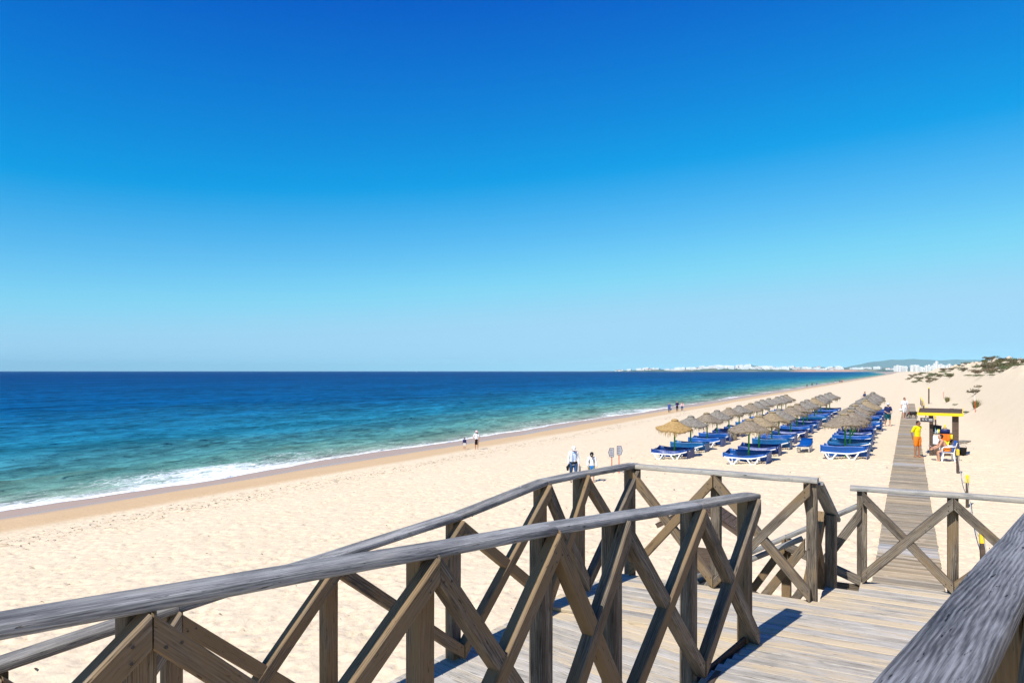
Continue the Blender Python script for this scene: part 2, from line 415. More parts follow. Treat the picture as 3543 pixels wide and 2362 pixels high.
# ---------------------------------------------------------------- sea
def shore_edge(Y):
    big_ = -41.9 - .9 * sm(80, 400, Y) - bay(Y)
    return big_ + 2.0 * np.exp(-((Y - 31) / 7) ** 2) + .5 * np.sin(Y * .11 + .6) + .32 * np.sin(Y * .31 + 1.9) + .16 * np.sin(Y * .83) + .07 * np.sin(Y * 2.1 + 1)
NW = band_noise(640, .25, 1.2, 4.5, 5); NB = band_noise(640, .25, 6, 26, 6)
def tile2(T, x, y):
    global TR
    o = TR; TR = .25; r = tile(T, x, y); TR = o
    return r
def zsea(U, Y):
    E_ = shore_edge(Y); D = U                          # D: metres out from the waterline
    far = 1 - sm(250, 500, D); nearY = 1 - sm(200, 420, Y)
    w1 = tile2(NW, (E_ - D) * 1.0, Y * .45); w2 = tile2(NB, (E_ - D), Y * .35)
    amp = sm(.4, 9, D)
    # swell lines rolling in parallel to the beach
    ph = D + 1.4 * np.sin(Y * .045 + .4) + .8 * w2
    sw = .48 * np.exp(-((ph - 10.5) / 1.5) ** 2) * (.55 + .45 * np.sin(Y * .06 + 1)) + .16 * np.exp(-((ph - 23) / 3) ** 2) + .10 * np.exp(-((ph - 40) / 4) ** 2)
    bore = .07 * np.exp(-((D - 1.0 - .4 * w2) / .75) ** 2) * (.55 + .45 * np.sin(Y * .19)) + .05 * np.exp(-((D - 3.6) / .8) ** 2)
    z = .035 + amp * far * nearY * (.055 * w1 + .05 * w2) + sw * nearY + bore * (1 + .25 * w1) * nearY
    g_ = terrain(E_ - D, Y) + .010 + .02 * sm(0, .6, D) + .05 * np.exp(-((D - .45) / .28) ** 2) * (1 + .5 * w1)
    z = np.where(D < 30, np.maximum(z * sm(0, 2.2, D) + np.minimum(g_, .4) * (1 - sm(0, 2.2, D)), g_), z)
    return z, D
us = np.array(sorted(set(list(np.arange(0, 14, .16)) + steps(14, 60, .2, 1.02) + steps(60, 40000, 1.0, 1.075))))
ysea = np.array([-400, -150, -60, -20] + list(np.arange(-5, 60, .3)) + steps(60, 40000, .32, 1.03))
U, YY = np.meshgrid(us, ysea, indexing='ij'); Zs, Ds = zsea(U, YY); Xs = shore_edge(YY) - U
me = bpy.data.meshes.new('sea'); nx, ny = U.shape
idx = np.arange(nx * ny).reshape(nx, ny)
q = np.stack([idx[:-1, :-1], idx[:-1, 1:], idx[1:, 1:], idx[1:, :-1]], -1).reshape(-1, 4)
me.vertices.add(nx * ny); me.vertices.foreach_set('co', np.stack([Xs, YY, Zs], -1).ravel())
me.loops.add(q.size); me.loops.foreach_set('vertex_index', q.ravel()); me.polygons.add(len(q))
me.polygons.foreach_set('loop_start', np.arange(0, q.size, 4)); me.polygons.foreach_set('use_smooth', np.ones(len(q), bool))
at = me.attributes.new('out', 'FLOAT', 'POINT'); at.data.foreach_set('value', Ds.ravel().astype(np.float32))
me.update(calc_edges=True); me.validate()
sea = tag(mesh_obj('sea', me), kind='structure')
t = NT('sea_water')
geo = t.new('ShaderNodeNewGeometry'); at = t.new('ShaderNodeAttribute', attribute_name='out'); D = at.outputs['Fac']
def sc(v, s):
    mp = t.new('ShaderNodeMapping'); t.link(v, mp.inputs['Vector']); mp.inputs['Scale'].default_value = s; return mp.outputs[0]
P = geo.outputs['Position']
lg = t.math('LOGARITHM', t.math('ADD', D, 1.0), 10.0)
patch = t.noise(sc(P, (.02, .012, 1)), 1.0, 4, .6)
lgw = t.math('ADD', t.math('DIVIDE', lg, 4.2), t.math('MULTIPLY', t.math('SUBTRACT', patch, .5), .10))
wcol = t.ramp(lgw, [(0.0, (.34, .30, .21)), (.11, (.20, .235, .19)), (.185, (.13, .225, .175)), (.265, (.065, .195, .18)), (.355, (.013, .135, .20)), (.477, (.0005, .066, .175)), (.70, (.0002, .037, .135)), (1.0, (.0002, .034, .13))])
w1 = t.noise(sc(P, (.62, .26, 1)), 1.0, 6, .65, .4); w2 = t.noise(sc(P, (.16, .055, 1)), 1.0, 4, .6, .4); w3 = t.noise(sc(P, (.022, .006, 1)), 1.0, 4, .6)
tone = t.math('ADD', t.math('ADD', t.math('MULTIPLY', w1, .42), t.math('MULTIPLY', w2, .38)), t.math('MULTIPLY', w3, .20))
wcol = t.mix(wcol, t.ramp(tone, [(.38, .36), (.48, .92), (.60, 1.85)]), .85, 'MULTIPLY')  # light and dark of the wave facets painted into the water colour
# foam: dense at the wash edge and on the breaking lines, torn by noise
fn = t.noise(sc(P, (2.0, .9, 1)), 1.0, 9, .74, 1.6); fb = t.noise(sc(P, (.12, .05, 1)), 1.0, 3, .5)
prof = t.ramp(t.math('DIVIDE', D, 13.5), [(0, .60), (.025, .66), (.07, .54), (.22, .45), (.36, .47), (.50, .38), (.70, .24), (1.0, .10)])
spx = t.new('ShaderNodeSeparateXYZ'); t.link(P, spx.inputs[0]); prof = t.math('ADD', prof, t.math('MULTIPLY', t.maprange(spx.outputs['Y'], 75, 28), .135)); prof = t.math('SUBTRACT', prof, t.math('MULTIPLY', t.maprange(spx.outputs['Y'], 90, 260), .08))
prof = t.math('ADD', prof, t.math('MULTIPLY', t.math('SUBTRACT', fb, .5), .8))
foam = t.math('MULTIPLY', t.maprange(t.math('ADD', prof, fn), .97, 1.24), .93)
wc = t.noise(sc(P, (.30, .10, 1)), 1.0, 4, .6); wc2 = t.noise(sc(P, (1.3, .7, 1)), 1.0, 5, .65)
caps = t.math('MULTIPLY', t.maprange(wc, .735, .76), t.maprange(wc2, .45, .6))
foam = t.math('MAXIMUM', foam, t.math('MULTIPLY', caps, .75))
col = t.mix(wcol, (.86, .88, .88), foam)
wave = t.math('ADD', t.math('MULTIPLY', w1, .42), t.math('ADD', t.math('MULTIPLY', w2, 1.5), t.math('MULTIPLY', w3, 3.0)))
bm = t.bump(wave, 1.0, 1.0); bm2 = t.bump(fn, .3, .04, bm)
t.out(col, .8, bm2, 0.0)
# a rough sea never mirrors the sky fully, even at grazing angles: gloss by Fresnel, held down by wave masking
gl = t.new('ShaderNodeBsdfGlossy'); gl.inputs['Roughness'].default_value = .16; t.link(bm, gl.inputs['Normal'])
fr = t.new('ShaderNodeFresnel'); fr.inputs['IOR'].default_value = 1.33; t.link(bm, fr.inputs['Normal'])
ff = t.math('MULTIPLY', t.math('MINIMUM', t.math('MULTIPLY', fr.outputs[0], .5), .055), t.math('SUBTRACT', 1.0, foam))
ms = t.new('ShaderNodeMixShader'); t.link(ff, ms.inputs[0]); t.link(t.b.outputs[0], ms.inputs[1]); t.link(gl.outputs[0], ms.inputs[2])
t.link(ms.outputs[0], t.n['Material Output'].inputs['Surface'])
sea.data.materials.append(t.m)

# ---------------------------------------------------------------- far coast, mountain, town
def far_hill(name, xs, ys, zf, mat):
    return tag(mesh_obj(name, grid_mesh(name, xs, ys, lambda X, Y: (zf(X, Y), {})), mat), kind='structure')
def coast_h(X, Y):
    prof = np.interp(X, [-4600, -3900, -3300, -2700, -2300, -1900, -1500, -1100, -700, -300, 100, 600, 1200, 3000, 6000],
                     [0, 6, 22, 30, 68, 74, 46, 52, 44, 38, 36, 40, 44, 60, 60])
    t = sm(9000, 9160, Y) * .55 + .45 * sm(9150, 9900, Y)
    n = 9 * np.sin(X * .0061 + 1) * np.sin(Y * .004 + X * .0013) + 5 * np.sin(X * .017 + Y * .009) + 3.5 * np.sin(X * .043 + 2)
    return -4 + (prof + n * sm(0, 25, prof)) * t + 4 * sm(9000, 9040, Y)
t = NT('far_coast_land')
geo = t.new('ShaderNodeNewGeometry'); sx = t.new('ShaderNodeSeparateXYZ'); t.link(geo.outputs['Position'], sx.inputs[0])
n1 = t.noise(geo.outputs['Position'], .006, 5, .65); n2 = t.noise(geo.outputs['Position'], .02, 4, .6)
land = t.ramp(n1, [(.40, (.035, .055, .03)), (.52, (.08, .085, .045)), (.62, (.20, .17, .11))])
cliff = t.mix((.42, .17, .085), (.55, .33, .2), n2)
cf = t.math('MULTIPLY', t.maprange(sx.outputs['Y'], 9190, 9060), t.math('MULTIPLY', t.maprange(sx.outputs['X'], -1350, -1050), t.maprange(sx.outputs['X'], -350, -650)))
far_coast = far_hill('far_coast', np.linspace(-4700, 6000, 330), np.concatenate([np.linspace(8990, 9300, 22), np.linspace(9340, 11500, 30)]), coast_h,
                     t.out(t.mix(land, cliff, cf), .95))
def mount_h(X, Y):
    prof = np.interp(X, [-2600, -2100, -1600, -1000, -500, 100, 700, 1200, 1700, 2400, 4000, 9000, 20000], [0, 60, 180, 300, 372, 382, 335, 368, 340, 270, 210, 120, 60])
    return -10 + (prof + 9 * np.sin(X * .0041) + 6 * np.sin(X * .011 + 1)) * np.exp(-((Y - 25500) / 1700) ** 2) * sm(-2700, -1900, X) + 10
tm = NT('mountain_scrub'); far_hill('mountain', np.linspace(-2900, 20000, 200), np.linspace(22500, 28500, 24), mount_h,
                                    tm.out(tm.mix((.05, .065, .045), (.10, .10, .07), tm.noise(None, .002, 4)), .95))

M['lime'] = plain('white_render', (.80, .79, .76), .8)
M['pane'] = plain('dark_window', (.06, .08, .10), .2)
M['tile'] = plain('terracotta_roof', (.42, .17, .09), .8)
house_meshes = []
for k, (w, d, h, pit) in enumerate(((16, 12, 7, 3), (26, 14, 10, 0), (34, 16, 14, 0), (12, 10, 6, 3))):
    b = MB(); b.box((0, 0, h / 2), (w, d, h)); b.box((0, 0, -8), (w * .98, d * .98, 16))
    b.cur = 1
    for q in range(int(w // 5)):
        for fl in range(int(h // 3.2)):
            b.box((-w / 2 + 2.6 + q * 5, -d / 2 - .02, 1.7 + fl * 3.2), (2.0, .2, 1.4))
    b.cur = 2
    if pit:
        y = d / 2 + .4; x = w / 2 + .4
        b._add([(-x, -y, h), (x, -y, h), (x, y, h), (-x, y, h), (-x * .6, 0, h + pit), (x * .6, 0, h + pit)],
               [(0, 1, 5, 4), (1, 2, 5), (2, 3, 4, 5), (3, 0, 4), (3, 2, 1, 0)])
    else:
        b.cur = 0; b.box((0, -d / 2 + .2, h + .4), (w, .4, .8)); b.box((w * .2, 0, h + 1.2), (w * .25, d * .5, 2.4))
    me = b.mesh('house')
    for m in ('lime', 'pane', 'tile'): me.materials.append(M[m])
    house_meshes.append(me)
hr = random.Random(3)
for k in range(290):
    if k < 95: x = hr.gauss(-2150, 260)
    elif k < 150: x = hr.gauss(-1000, 330)
    else: x = hr.uniform(-3500, 900)
    y = 9120 + abs(hr.gauss(0, 330))
    o = mesh_obj('house', house_meshes[hr.choice((0, 1, 1, 2, 3))])
    o.location = (x, y, float(coast_h(np.array(x), np.array(y))) - .5); o.rotation_euler = (0, 0, hr.uniform(-.5, .5))
    s_ = hr.uniform(1.2, 2.3); o.scale = (s_ * 1.2, s_, s_)
    tag(o, 'small white house of the town on the far shore of the bay', 'house', 'white houses on the far shore')

def hotel(x, y, w, h, d, label, steps_=None, fl=3.1):
    e = empty('apartment_block', (x, y, 0), 0, label, 'building')
    b = MB()
    for (a0, a1, hh) in (steps_ or [(0, 1, 1)]):
        b.box((-w / 2 + w * (a0 + a1) / 2, 0, h * hh / 2 - 2), (w * (a1 - a0), d, h * hh + 4))
    b.build('wall', M['lime'], e)
    g = MB()
    for (a0, a1, hh) in (steps_ or [(0, 1, 1)]):
        n = max(2, int(w * (a1 - a0) / 7))
        for f in range(int(h * hh / fl)):
            for k in range(n):
                xx = -w / 2 + w * (a0 + (a1 - a0) * (k + .5) / n)
                g.box((xx, -d / 2 - .05, 1.8 + f * fl), (w * (a1 - a0) / n * .55, .5, 1.5))
    tag(g.build('window', M['pane'], e), kind='stuff')
    r = MB()
    for (a0, a1, hh) in (steps_ or [(0, 1, 1)]):
        r.box((-w / 2 + w * (a0 + a1) / 2, 0, h * hh + .5), (w * (a1 - a0) * .3, d * .5, 3))
    r.build('roof_house', M['lime'], e)
# town nearer along the beach, beyond the dunes (about four and a half kilometres off)
for a in ((-67, 5342, 47, 45, 16, 'wide white slab apartment block at the seaward end of the resort', [(0, .3, .9), (.3, .7, 1), (.7, 1, .94)]),
          (-37, 5358, 17, 40, 14, 'slim grey white apartment tower right beside the seaward slab block', None),
          (-20, 5378, 17, 39, 14, 'plain narrow apartment tower second inland from the seaward slab block', None),
          (15, 5387, 23, 45, 16, 'tall white apartment tower with a lower wider slab joined at its side', None),
          (41, 5405, 33, 48, 16, 'broad white apartment slab standing inland of the tall plain tower', [(0, .5, 1), (.5, 1, .95)]),
          (70, 5420, 30, 33, 16, 'low pale apartment block in the gap between the slab and the stepped hotel', [(0, .4, 1), (.4, 1, .8)]),
          (98, 5434, 19, 44, 14, 'narrow white tower close against the seaward foot of the stepped hotel', None),
          (117, 5440, 18, 49, 14, 'white apartment tower between the narrow tower and the stepped hotel', [(0, .6, 1), (.6, 1, .75)]),
          (152, 5463, 52, 72, 18, 'tallest stepped white hotel rising in terraces to a central tower', [(0, .22, .62), (.22, .42, .8), (.42, .75, 1), (.75, 1, .7)]),
          (190, 5482, 29, 54, 16, 'white apartment block descending in steps on the landward side of the hotel', [(0, .5, 1), (.5, 1, .85)]),
          (222, 5496, 34, 52, 16, 'long white apartment block last before the dunes hide the resort', [(0, .4, .85), (.4, 1, 1)])):
    hotel(*a)
# tiny sailing boat out on the horizon
e = empty('sailing_boat', (-4550, 6100 , 0.0), R(20), 'tiny white sailing boat far out on the horizon', 'boat')
b = MB(); b.loft([[Vector((-7, y * .7, z)) for y, z in ((-1.6, 1.4), (-.8, -.4), (.8, -.4), (1.6, 1.4))], [Vector((0, y, z)) for y, z in ((-1.9, 1.3), (-1, -.6), (1, -.6), (1.9, 1.3))],
                  [Vector((7.5, y * .1, z)) for y, z in ((-1.6, 1.9), (-.8, .5), (.8, .5), (1.6, 1.9))]]); b.build('hull', M['white_plastic'], e)
b = MB(); b.tube([(0, 0, 1), (0, 0, 17)], .12, 6); b.build('mast', M['white_plastic'], e)
b = MB(); b._add([(-.2, -.03, 2.5), (-6, -.4, 2.5), (-.2, -.03, 16.5), (-.2, .03, 2.5), (-6, -.34, 2.5), (-.2, .03, 16.5)], [(0, 1, 2), (5, 4, 3), (0, 3, 4, 1), (1, 4, 5, 2), (2, 5, 3, 0)]); b.build('sail', M['white_plastic'], e)

# ---------------------------------------------------------------- timber pieces
def beam_mesh(name, L, w, h, ch=.006, seg=1, cut0=0, cut1=0, wob=0, seed=0, knob=0):
    """timber along +X from 0 to L, w across Y, h across Z, chamfered, ends cut on a slant if asked"""
    rg = random.Random(seed)
    y, z = w / 2, h / 2; c = min(ch, y * .8, z * .8)
    sec = [(-y + c, -z), (y - c, -z), (y, -z + c), (y, z - c), (y - c, z), (-y + c, z), (-y, z - c), (-y, -z + c)]
    if ch > .0125:                                          # rounded handrail
        k = c * .3
        sec = [(-y + c, -z), (y - c, -z), (y - k, -z + k), (y, -z + c), (y, z - c), (y - k, z - k), (y - c, z), (0, z + .003), (-y + c, z), (-y + k, z - k), (-y, z - c), (-y, -z + c), (-y + k, -z + k)]
    rings = []
    ph = [rg.uniform(0, 6.28) for _ in range(6)]
    for i in range(seg + 1):
        u = i / seg; x0 = L * u
        dy = wob * (math.sin(x0 * 2.3 + ph[0]) + .5 * math.sin(x0 * 6.1 + ph[1])); dz = wob * .8 * (math.sin(x0 * 1.9 + ph[2]) + .5 * math.sin(x0 * 5.3 + ph[3]))
        gw = 1 + (wob * 6) * math.sin(x0 * 3.1 + ph[4]) if wob else 1
        gw2 = gw + (knob * math.exp(-((x0 - L * .55) / .07) ** 2) if knob else 0)
        ring = []
        for (a, b_) in sec:
            cx = x0 + (cut0 * b_ * (1 - u)) + (cut1 * b_ * u)
            ring.append(Vector((cx, a * gw2 + dy, b_ * (gw if b_ > 0 else 1) + dz)))
        rings.append(ring)
    b = MB(); b.loft(rings)
    return b.mesh(name, angle=38)
def put_beam(o, p0, p1, up=(0, 0, 1)):
    p0, p1 = Vector(p0), Vector(p1); x = (p1 - p0).normalized(); u = Vector(up); z = (u - x * u.dot(x)).normalized(); y = z.cross(x)
    o.matrix_local = Matrix.Translation(p0) @ Matrix((x, y, z)).transposed().to_4x4()
    return o
_seed = [0]
def beam(name, parent, p0, p1, w, h, mat, up=(0, 0, 1), **kw):
    _seed[0] += 1; L = (Vector(p1) - Vector(p0)).length
    o = mesh_obj(name, beam_mesh(name, L, w, h, seed=_seed[0], **kw), mat, parent)
    return put_beam(o, p0, p1, up)

bb = MB(); bb.tube([(0, -.003, 0), (0, .003, 0)], .0065, 6); BOLT = bb.mesh('bolt'); BOLT.materials.append(M['metal'])
PS = .10                                                    # post size
def railing(label, pts, side, joints=None, over=(.09, .09), cap_w=.135, cap_h=.048, brace_w=.088, brace_t=.088, skip=(), post_mat='post', rail_mat='rail', braces=True, cap_off=0):
    """pts: list of (x, y, z_floor, z_railtop); side: +1/-1, which side of the run (left of travel = +1) carries the braces"""
    base = Vector((pts[0][0], pts[0][1], pts[0][2]))
    e = empty('timber_railing', base, 0, label, 'railing', 'timber railings of the beach steps')
    P = [Vector(p[:2] + (0,)) for p in pts]
    for i, p in enumerate(pts):
        a = P[max(i - 1, 0)]; b_ = P[min(i + 1, len(P) - 1)]; d = (b_ - a).normalized()
        if i in skip: continue
        b0 = Vector((p[0], p[1], p[2] - .25)) - base; b1 = Vector((p[0], p[1], p[3] - cap_h - .001)) - base
        beam('post', e, b0, b1, PS, PS, M[post_mat], up=d, seg=2, wob=.0015)
    # handrail
    J = joints or list(range(len(pts)))
    dr_ = (P[-1] - P[0]).normalized(); co = Vector((-dr_.y, dr_.x, 0)) * side * cap_off
    tops = [Vector((p[0], p[1], p[3] - cap_h / 2)) - base + co for p in pts]
    for k in range(len(J) - 1):
        a = tops[J[k]] if float(J[k]).is_integer() else None
        a, b_ = tops[J[k]].copy(), tops[J[k + 1]].copy(); d = (b_ - a).normalized()
        if k == 0: a -= d * over[0]
        else: a += d * .0015
        if k == len(J) - 2: b_ += d * over[1]
        else: b_ -= d * .0015
        beam('handrail', e, a, b_, cap_w, cap_h, M[rail_mat], ch=.013, seg=max(4, int((b_ - a).length / .09)), wob=.0022, knob=.05 if k % 2 else 0)
    # cross braces
    if braces:
        for i in range(len(pts) - 1):
            p, q = pts[i], pts[i + 1]; d = (P[i + 1] - P[i]).normalized(); n = Vector((-d.y, d.x, 0)) * side
            off = n * (PS / 2 + brace_t / 2 + .002)
            for (za, zb, ex) in ((p[3] - cap_h - .055, q[2] + .06, 0.0), (p[2] + .06, q[3] - cap_h - .055, .007)):
                a = Vector((p[0], p[1], za)) - base + off + n * ex + d * .004; b_ = Vector((q[0], q[1], zb)) - base + off + n * ex - d * .004
                run = (b_ - a); tn = run.z / math.hypot(run.x, run.y)
                o = beam('brace', e, a, b_, brace_t, brace_w, M['post'], cut0=tn, cut1=tn, seg=3, wob=.001)
                sgn = 1 if (o.matrix_local.to_3x3() @ Vector((0, 1, 0))).dot(n) > 0 else -1
                for t_ in (.05, .95):
                    for s_ in (-.018, .018):
                        mesh_obj('bolt', BOLT, None, o, (run.length * t_ + s_, sgn * brace_t / 2, s_))
    return e

def Z(h): return ZC - h
# floors -----------------------------------------------------------------
H_LAND = 2.33
U12 = Vector((.2077, .9782, 0)); N12 = Vector((.9782, -.2077, 0))     # the ramps run 12 degrees off the boardwalk's line
RE = Vector((-1.155, 6.373, 0))                                           # foot of the ramp railing's last post
def left_h(s_): return 2.342 + .064 * s_                                   # seaward ramp falls away from the landing
def ramp_h(y): return H_LAND - .10 * max(0, 4.6 - y)
PW = .138; GAP = .007
def planks(parent, base, x0, x1, y0, y1, hfun, seed, joints=()):
    rg = random.Random(seed); cache = {}
    y = y0
    while y + PW <= y1 + .02:
        xs_ = [x0] + list(joints) + [x1]
        for i in range(len(xs_) - 1):
            a, b_ = xs_[i], xs_[i + 1]
            if i > 0: a += .002
            if i < len(xs_) - 2: b_ -= .002
            key = round(b_ - a, 3)
            if key not in cache: cache[key] = [beam_mesh('plank', key, PW, .034, ch=.004, seg=4, wob=.0007, seed=seed + 10 * k) for k in range(3)]
            o = mesh_obj('plank', rg.choice(cache[key]), M['plank'], parent)
            tilt = math.atan2(hfun(y) - hfun(y + PW), PW)
            o.location = Vector((a + rg.uniform(-.006, .006), y + PW / 2, Z(hfun(y + PW / 2)) - .017 + rg.uniform(-.0025, .0025))) - base
            o.rotation_euler = (tilt + rg.uniform(-.008, .008), rg.uniform(-.001, .001), rg.uniform(-.0015, .0015))
        y += PW + GAP
deck = empty('boardwalk_deck', (-1.0, 7.0, Z(H_LAND)), 0); tag(deck, kind='structure')
db = deck.location
rg_ = random.Random(100); lp = [beam_mesh('plank', 2.02, PW, .034, ch=.004, seg=4, wob=.0007, seed=100 + k) for k in range(4)]
for k in range(36):
    s_ = .02 + k * (PW + GAP); o = mesh_obj('plank', rg_.choice(lp), M['plank'], deck)
    o.location = RE - U12 * s_ - N12 * (2.06 + rg_.uniform(-.01, .01)) + Vector((0, 0, Z(left_h(s_)) - .017 + rg_.uniform(-.002, .002))) - db
    o.rotation_euler = (-math.atan(.062) * -1, 0, math.atan2(N12.y, N12.x) + rg_.uniform(-.0015, .0015))
_y = 6.37
while _y < 8.80:
    _x0 = -3.25 + .2126 * (_y - 6.4) if _y < 7.80 else (-.80 if _y < 8.30 else -.47)
    planks(deck, db, _x0, 1.75, _y, _y + PW, lambda y: H_LAND, int(_y * 1000), joints=())
    _y += PW + GAP
_y = 6.365 - PW - GAP
while _y > 1.4:
    planks(deck, db, -1.17 - .2126 * (6.37 - _y), .75 - .2126 * (6.37 - _y) + .9, _y, _y + PW, ramp_h, int(_y * 1000) + 5)
    _y -= PW + GAP
# joists, fascia boards and piles below the planks
for (xa, xb, y) in ((-3.1, -.86, 7.90), (-.84, 1.74, 8.80), (-.84, 1.74, 6.5)):
    beam('fascia', deck, Vector((xa, y, Z(H_LAND) - .13)) - db, Vector((xb, y, Z(H_LAND) - .13)) - db, .04, .18, M['post'])
for q in (.08, 1.0, 1.95):                                              # joists of the seaward ramp
    a0 = RE - N12 * q - U12 * .25; a1 = RE - N12 * q - U12 * 5.1
    beam('joist', deck, a0 + Vector((0, 0, Z(left_h(.25)) - .13)) - db, a1 + Vector((0, 0, Z(left_h(5.1)) - .13)) - db, .05, .18, M['darkwood'])
beam('kerb', deck, RE - N12 * .075 - U12 * .95 + Vector((0, 0, Z(H_LAND) - .075)) - db, RE - N12 * .075 - U12 * .05 + Vector((0, 0, Z(H_LAND) - .015)) - db, .03, .13, M['darkwood'])
for x in (-1.3, -.3, .6):
    beam('joist', deck, Vector((x, 2.0, Z(ramp_h(2.0)) - .13)) - db, Vector((x, 6.3, Z(ramp_h(6.3)) - .13)) - db, .05, .18, M['darkwood'])
for (x, y, h) in ((-3.85, 2.4, 2.66), (-3.5, 4.2, 2.55), (-3.1, 6.0, 2.42), (-2.7, 7.8, H_LAND), (-1.9, 7.8, H_LAND), (-1.0, 7.8, H_LAND), (-.4, 8.7, H_LAND), (.6, 8.7, H_LAND), (1.6, 8.7, H_LAND), (-1.7, 4.2, H_LAND), (-2.0, 2.4, 2.2)):
    beam('pile', deck, Vector((x, y, gz(x, y) - .4)) - db, Vector((x, y, Z(h) - .06)) - db, .14, .14, M['post'], up=(0, 1, 0))

# railings ---------------------------------------------------------------
# ramp railing between the two ramps
ramp_pts = [(x, y, Z(h + 1.29), Z(h)) for x, y, h in ((-2.555, .235, .675), (-2.288, 1.491, .748), (-2.023, 2.740, .819), (-1.833, 3.634, .871), (-1.682, 4.348, .925), (-1.463, 5.378, .992), (-1.248, 6.390, 1.054))]
railing('heavy timber railing with crossed braces between the two ramps', ramp_pts, -1, joints=[0, 3, 5, 6], over=(.1, .07), cap_w=.165, cap_h=.046, cap_off=.035)
# seaward railing of the lower ramp
far_pts = [(x, y, Z(h + 1.21), Z(h)) for x, y, h in ((-4.40, .50, 1.60), (-4.099, 1.910, 1.495), (-3.914, 2.782, 1.40), (-3.681, 3.880, 1.315), (-3.420, 5.108, 1.22), (-3.173, 6.269, 1.065), (-3.038, 6.908, 1.06), (-2.829, 7.889, 1.065))]
railing('timber railing with crossed braces along the seaward edge of the lower ramp', far_pts, -1, joints=[0, 2, 4, 5, 6, 7], over=(.1, .06), cap_w=.155, cap_off=.03)
# front railing left of the steps
railing('short timber railing with crossed braces across the far end of the platform', [(-2.79, 7.90, Z(H_LAND), Z(1.07)), (-1.84, 7.88, Z(H_LAND), Z(1.08)), (-.87, 7.87, Z(H_LAND), Z(1.09))], -1, joints=[0, 2], over=(-.0, .06), skip=(0,), rail_mat='rail_pale', cap_w=.15, cap_off=.02)
# little sloping wing at the head of the steps
railing('narrow sloping end panel of the railing at the head of the steps', [(-.83, 7.96, Z(H_LAND), Z(1.13)), (-.74, 8.42, Z(H_LAND), Z(1.50))], 1, skip=(0,), over=(.0, .16), cap_w=.13)
# railing across the boardwalk side
railing('timber railing with crossed braces across the landing above the sand boardwalk', [(-.46, 8.84, Z(H_LAND), Z(1.28)), (.40, 8.86, Z(H_LAND), Z(1.285)), (1.32, 8.88, Z(H_LAND), Z(1.29)), (2.2, 8.9, Z(H_LAND), Z(1.295))], -1, joints=[0, 3], over=(.12, .1), rail_mat='rail_pale', cap_w=.15, cap_off=.02)
# the railing right beside the viewer
vr = Vector((math.sin(R(11.8)), math.cos(R(11.8))))
q0 = Vector((.005, 1.42))
near_pts = []
for s_, h in ((-1.6, .53), (.0, .555), (1.15, .575), (2.35, .60), (2.9, .63), (4.1, .95), (5.2, 1.2)):
    p = q0 + vr * s_; near_pts.append((p.x, p.y, Z(h + 1.12), Z(h)))
railing('massive grey cracked timber handrail on dark posts at the upper deck edge', near_pts, -1, joints=[0, 4, 6], cap_w=.152, cap_h=.06, over=(.1, .1), rail_mat='rail_dark')

# steps down to the sand ---------------------------------------------------
st = empty('timber_steps', (-.85, 8.4, gz(-.85, 8.4)), 0, 'timber steps with treads leading from the landing down to the sand', 'steps'); sb = st.location
xs0 = -.85; drop = .195; run = .335; nst = 0
while True:
    x = xs0 - run * (nst + .5); z = Z(H_LAND) - .13 - drop * (nst + 1)
    if z < gz(x, 8.4) + .02: break
    for k in range(2):
        o = beam('tread', st, Vector((x - run / 2 + .01 + k * .165, 8.14, z)) - sb, Vector((x - run / 2 + .01 + k * .165, 8.84, z)) - sb, .155, .036, M['plank'])
    nst += 1
xe = xs0 - run * nst; ze = Z(H_LAND) - drop * nst
for y in (8.12, 8.86):
    beam('stringer', st, Vector((xs0 - .25, y, Z(H_LAND) - .50)) - sb, Vector((xe - .2, y, ze - .25)) - sb, .045, .24, M['post'])
def stair_rail(y, x_start, side, label, h0, sl, n=4, dx=.86):
    pts = []
    for k in range(n):
        x = x_start - dx * k; zt = Z(h0) - sl * (x_start - x) if True else 0
        pts.append((x, y, zt - .93, zt))
    return railing(label, pts, side, joints=[0, 1, n - 1], cap_w=.09, cap_h=.05, over=(-.05, .1), skip=(0,))
stair_rail(8.90, -.46, 1, 'sloping timber handrail with braces on the far side of the steps', 1.46, .577, 6, .80)
stair_rail(8.10, -.95, 1, 'sloping timber handrail with braces on the near side of the steps', 1.72, .56, 5, .88)

# ---------------------------------------------------------------- boardwalk on the sand
bw = empty('sand_boardwalk', (0, 40, gz(0, 40)), 0); tag(bw, kind='structure'); bb0 = bw.location
def walk_z(y): return gz(0, y) + .055
rg = random.Random(21)
b = MB(); y = 9.5; k = 0; mats = []
while y < 102:
    sec = k % 84
    bwid = .092
    b.cur = 1 if sec < 9 else (2 if rg.random() < .35 else 0)
    off = rg.uniform(-.012, .012); zz = walk_z(y) - bb0.z + rg.uniform(-.003, .003)
    b.box((off - .03, y - bb0.y + bwid / 2, zz - .012), (1.20 + rg.uniform(-.015, .015), bwid, .026))
    y += bwid + .009; k += 1
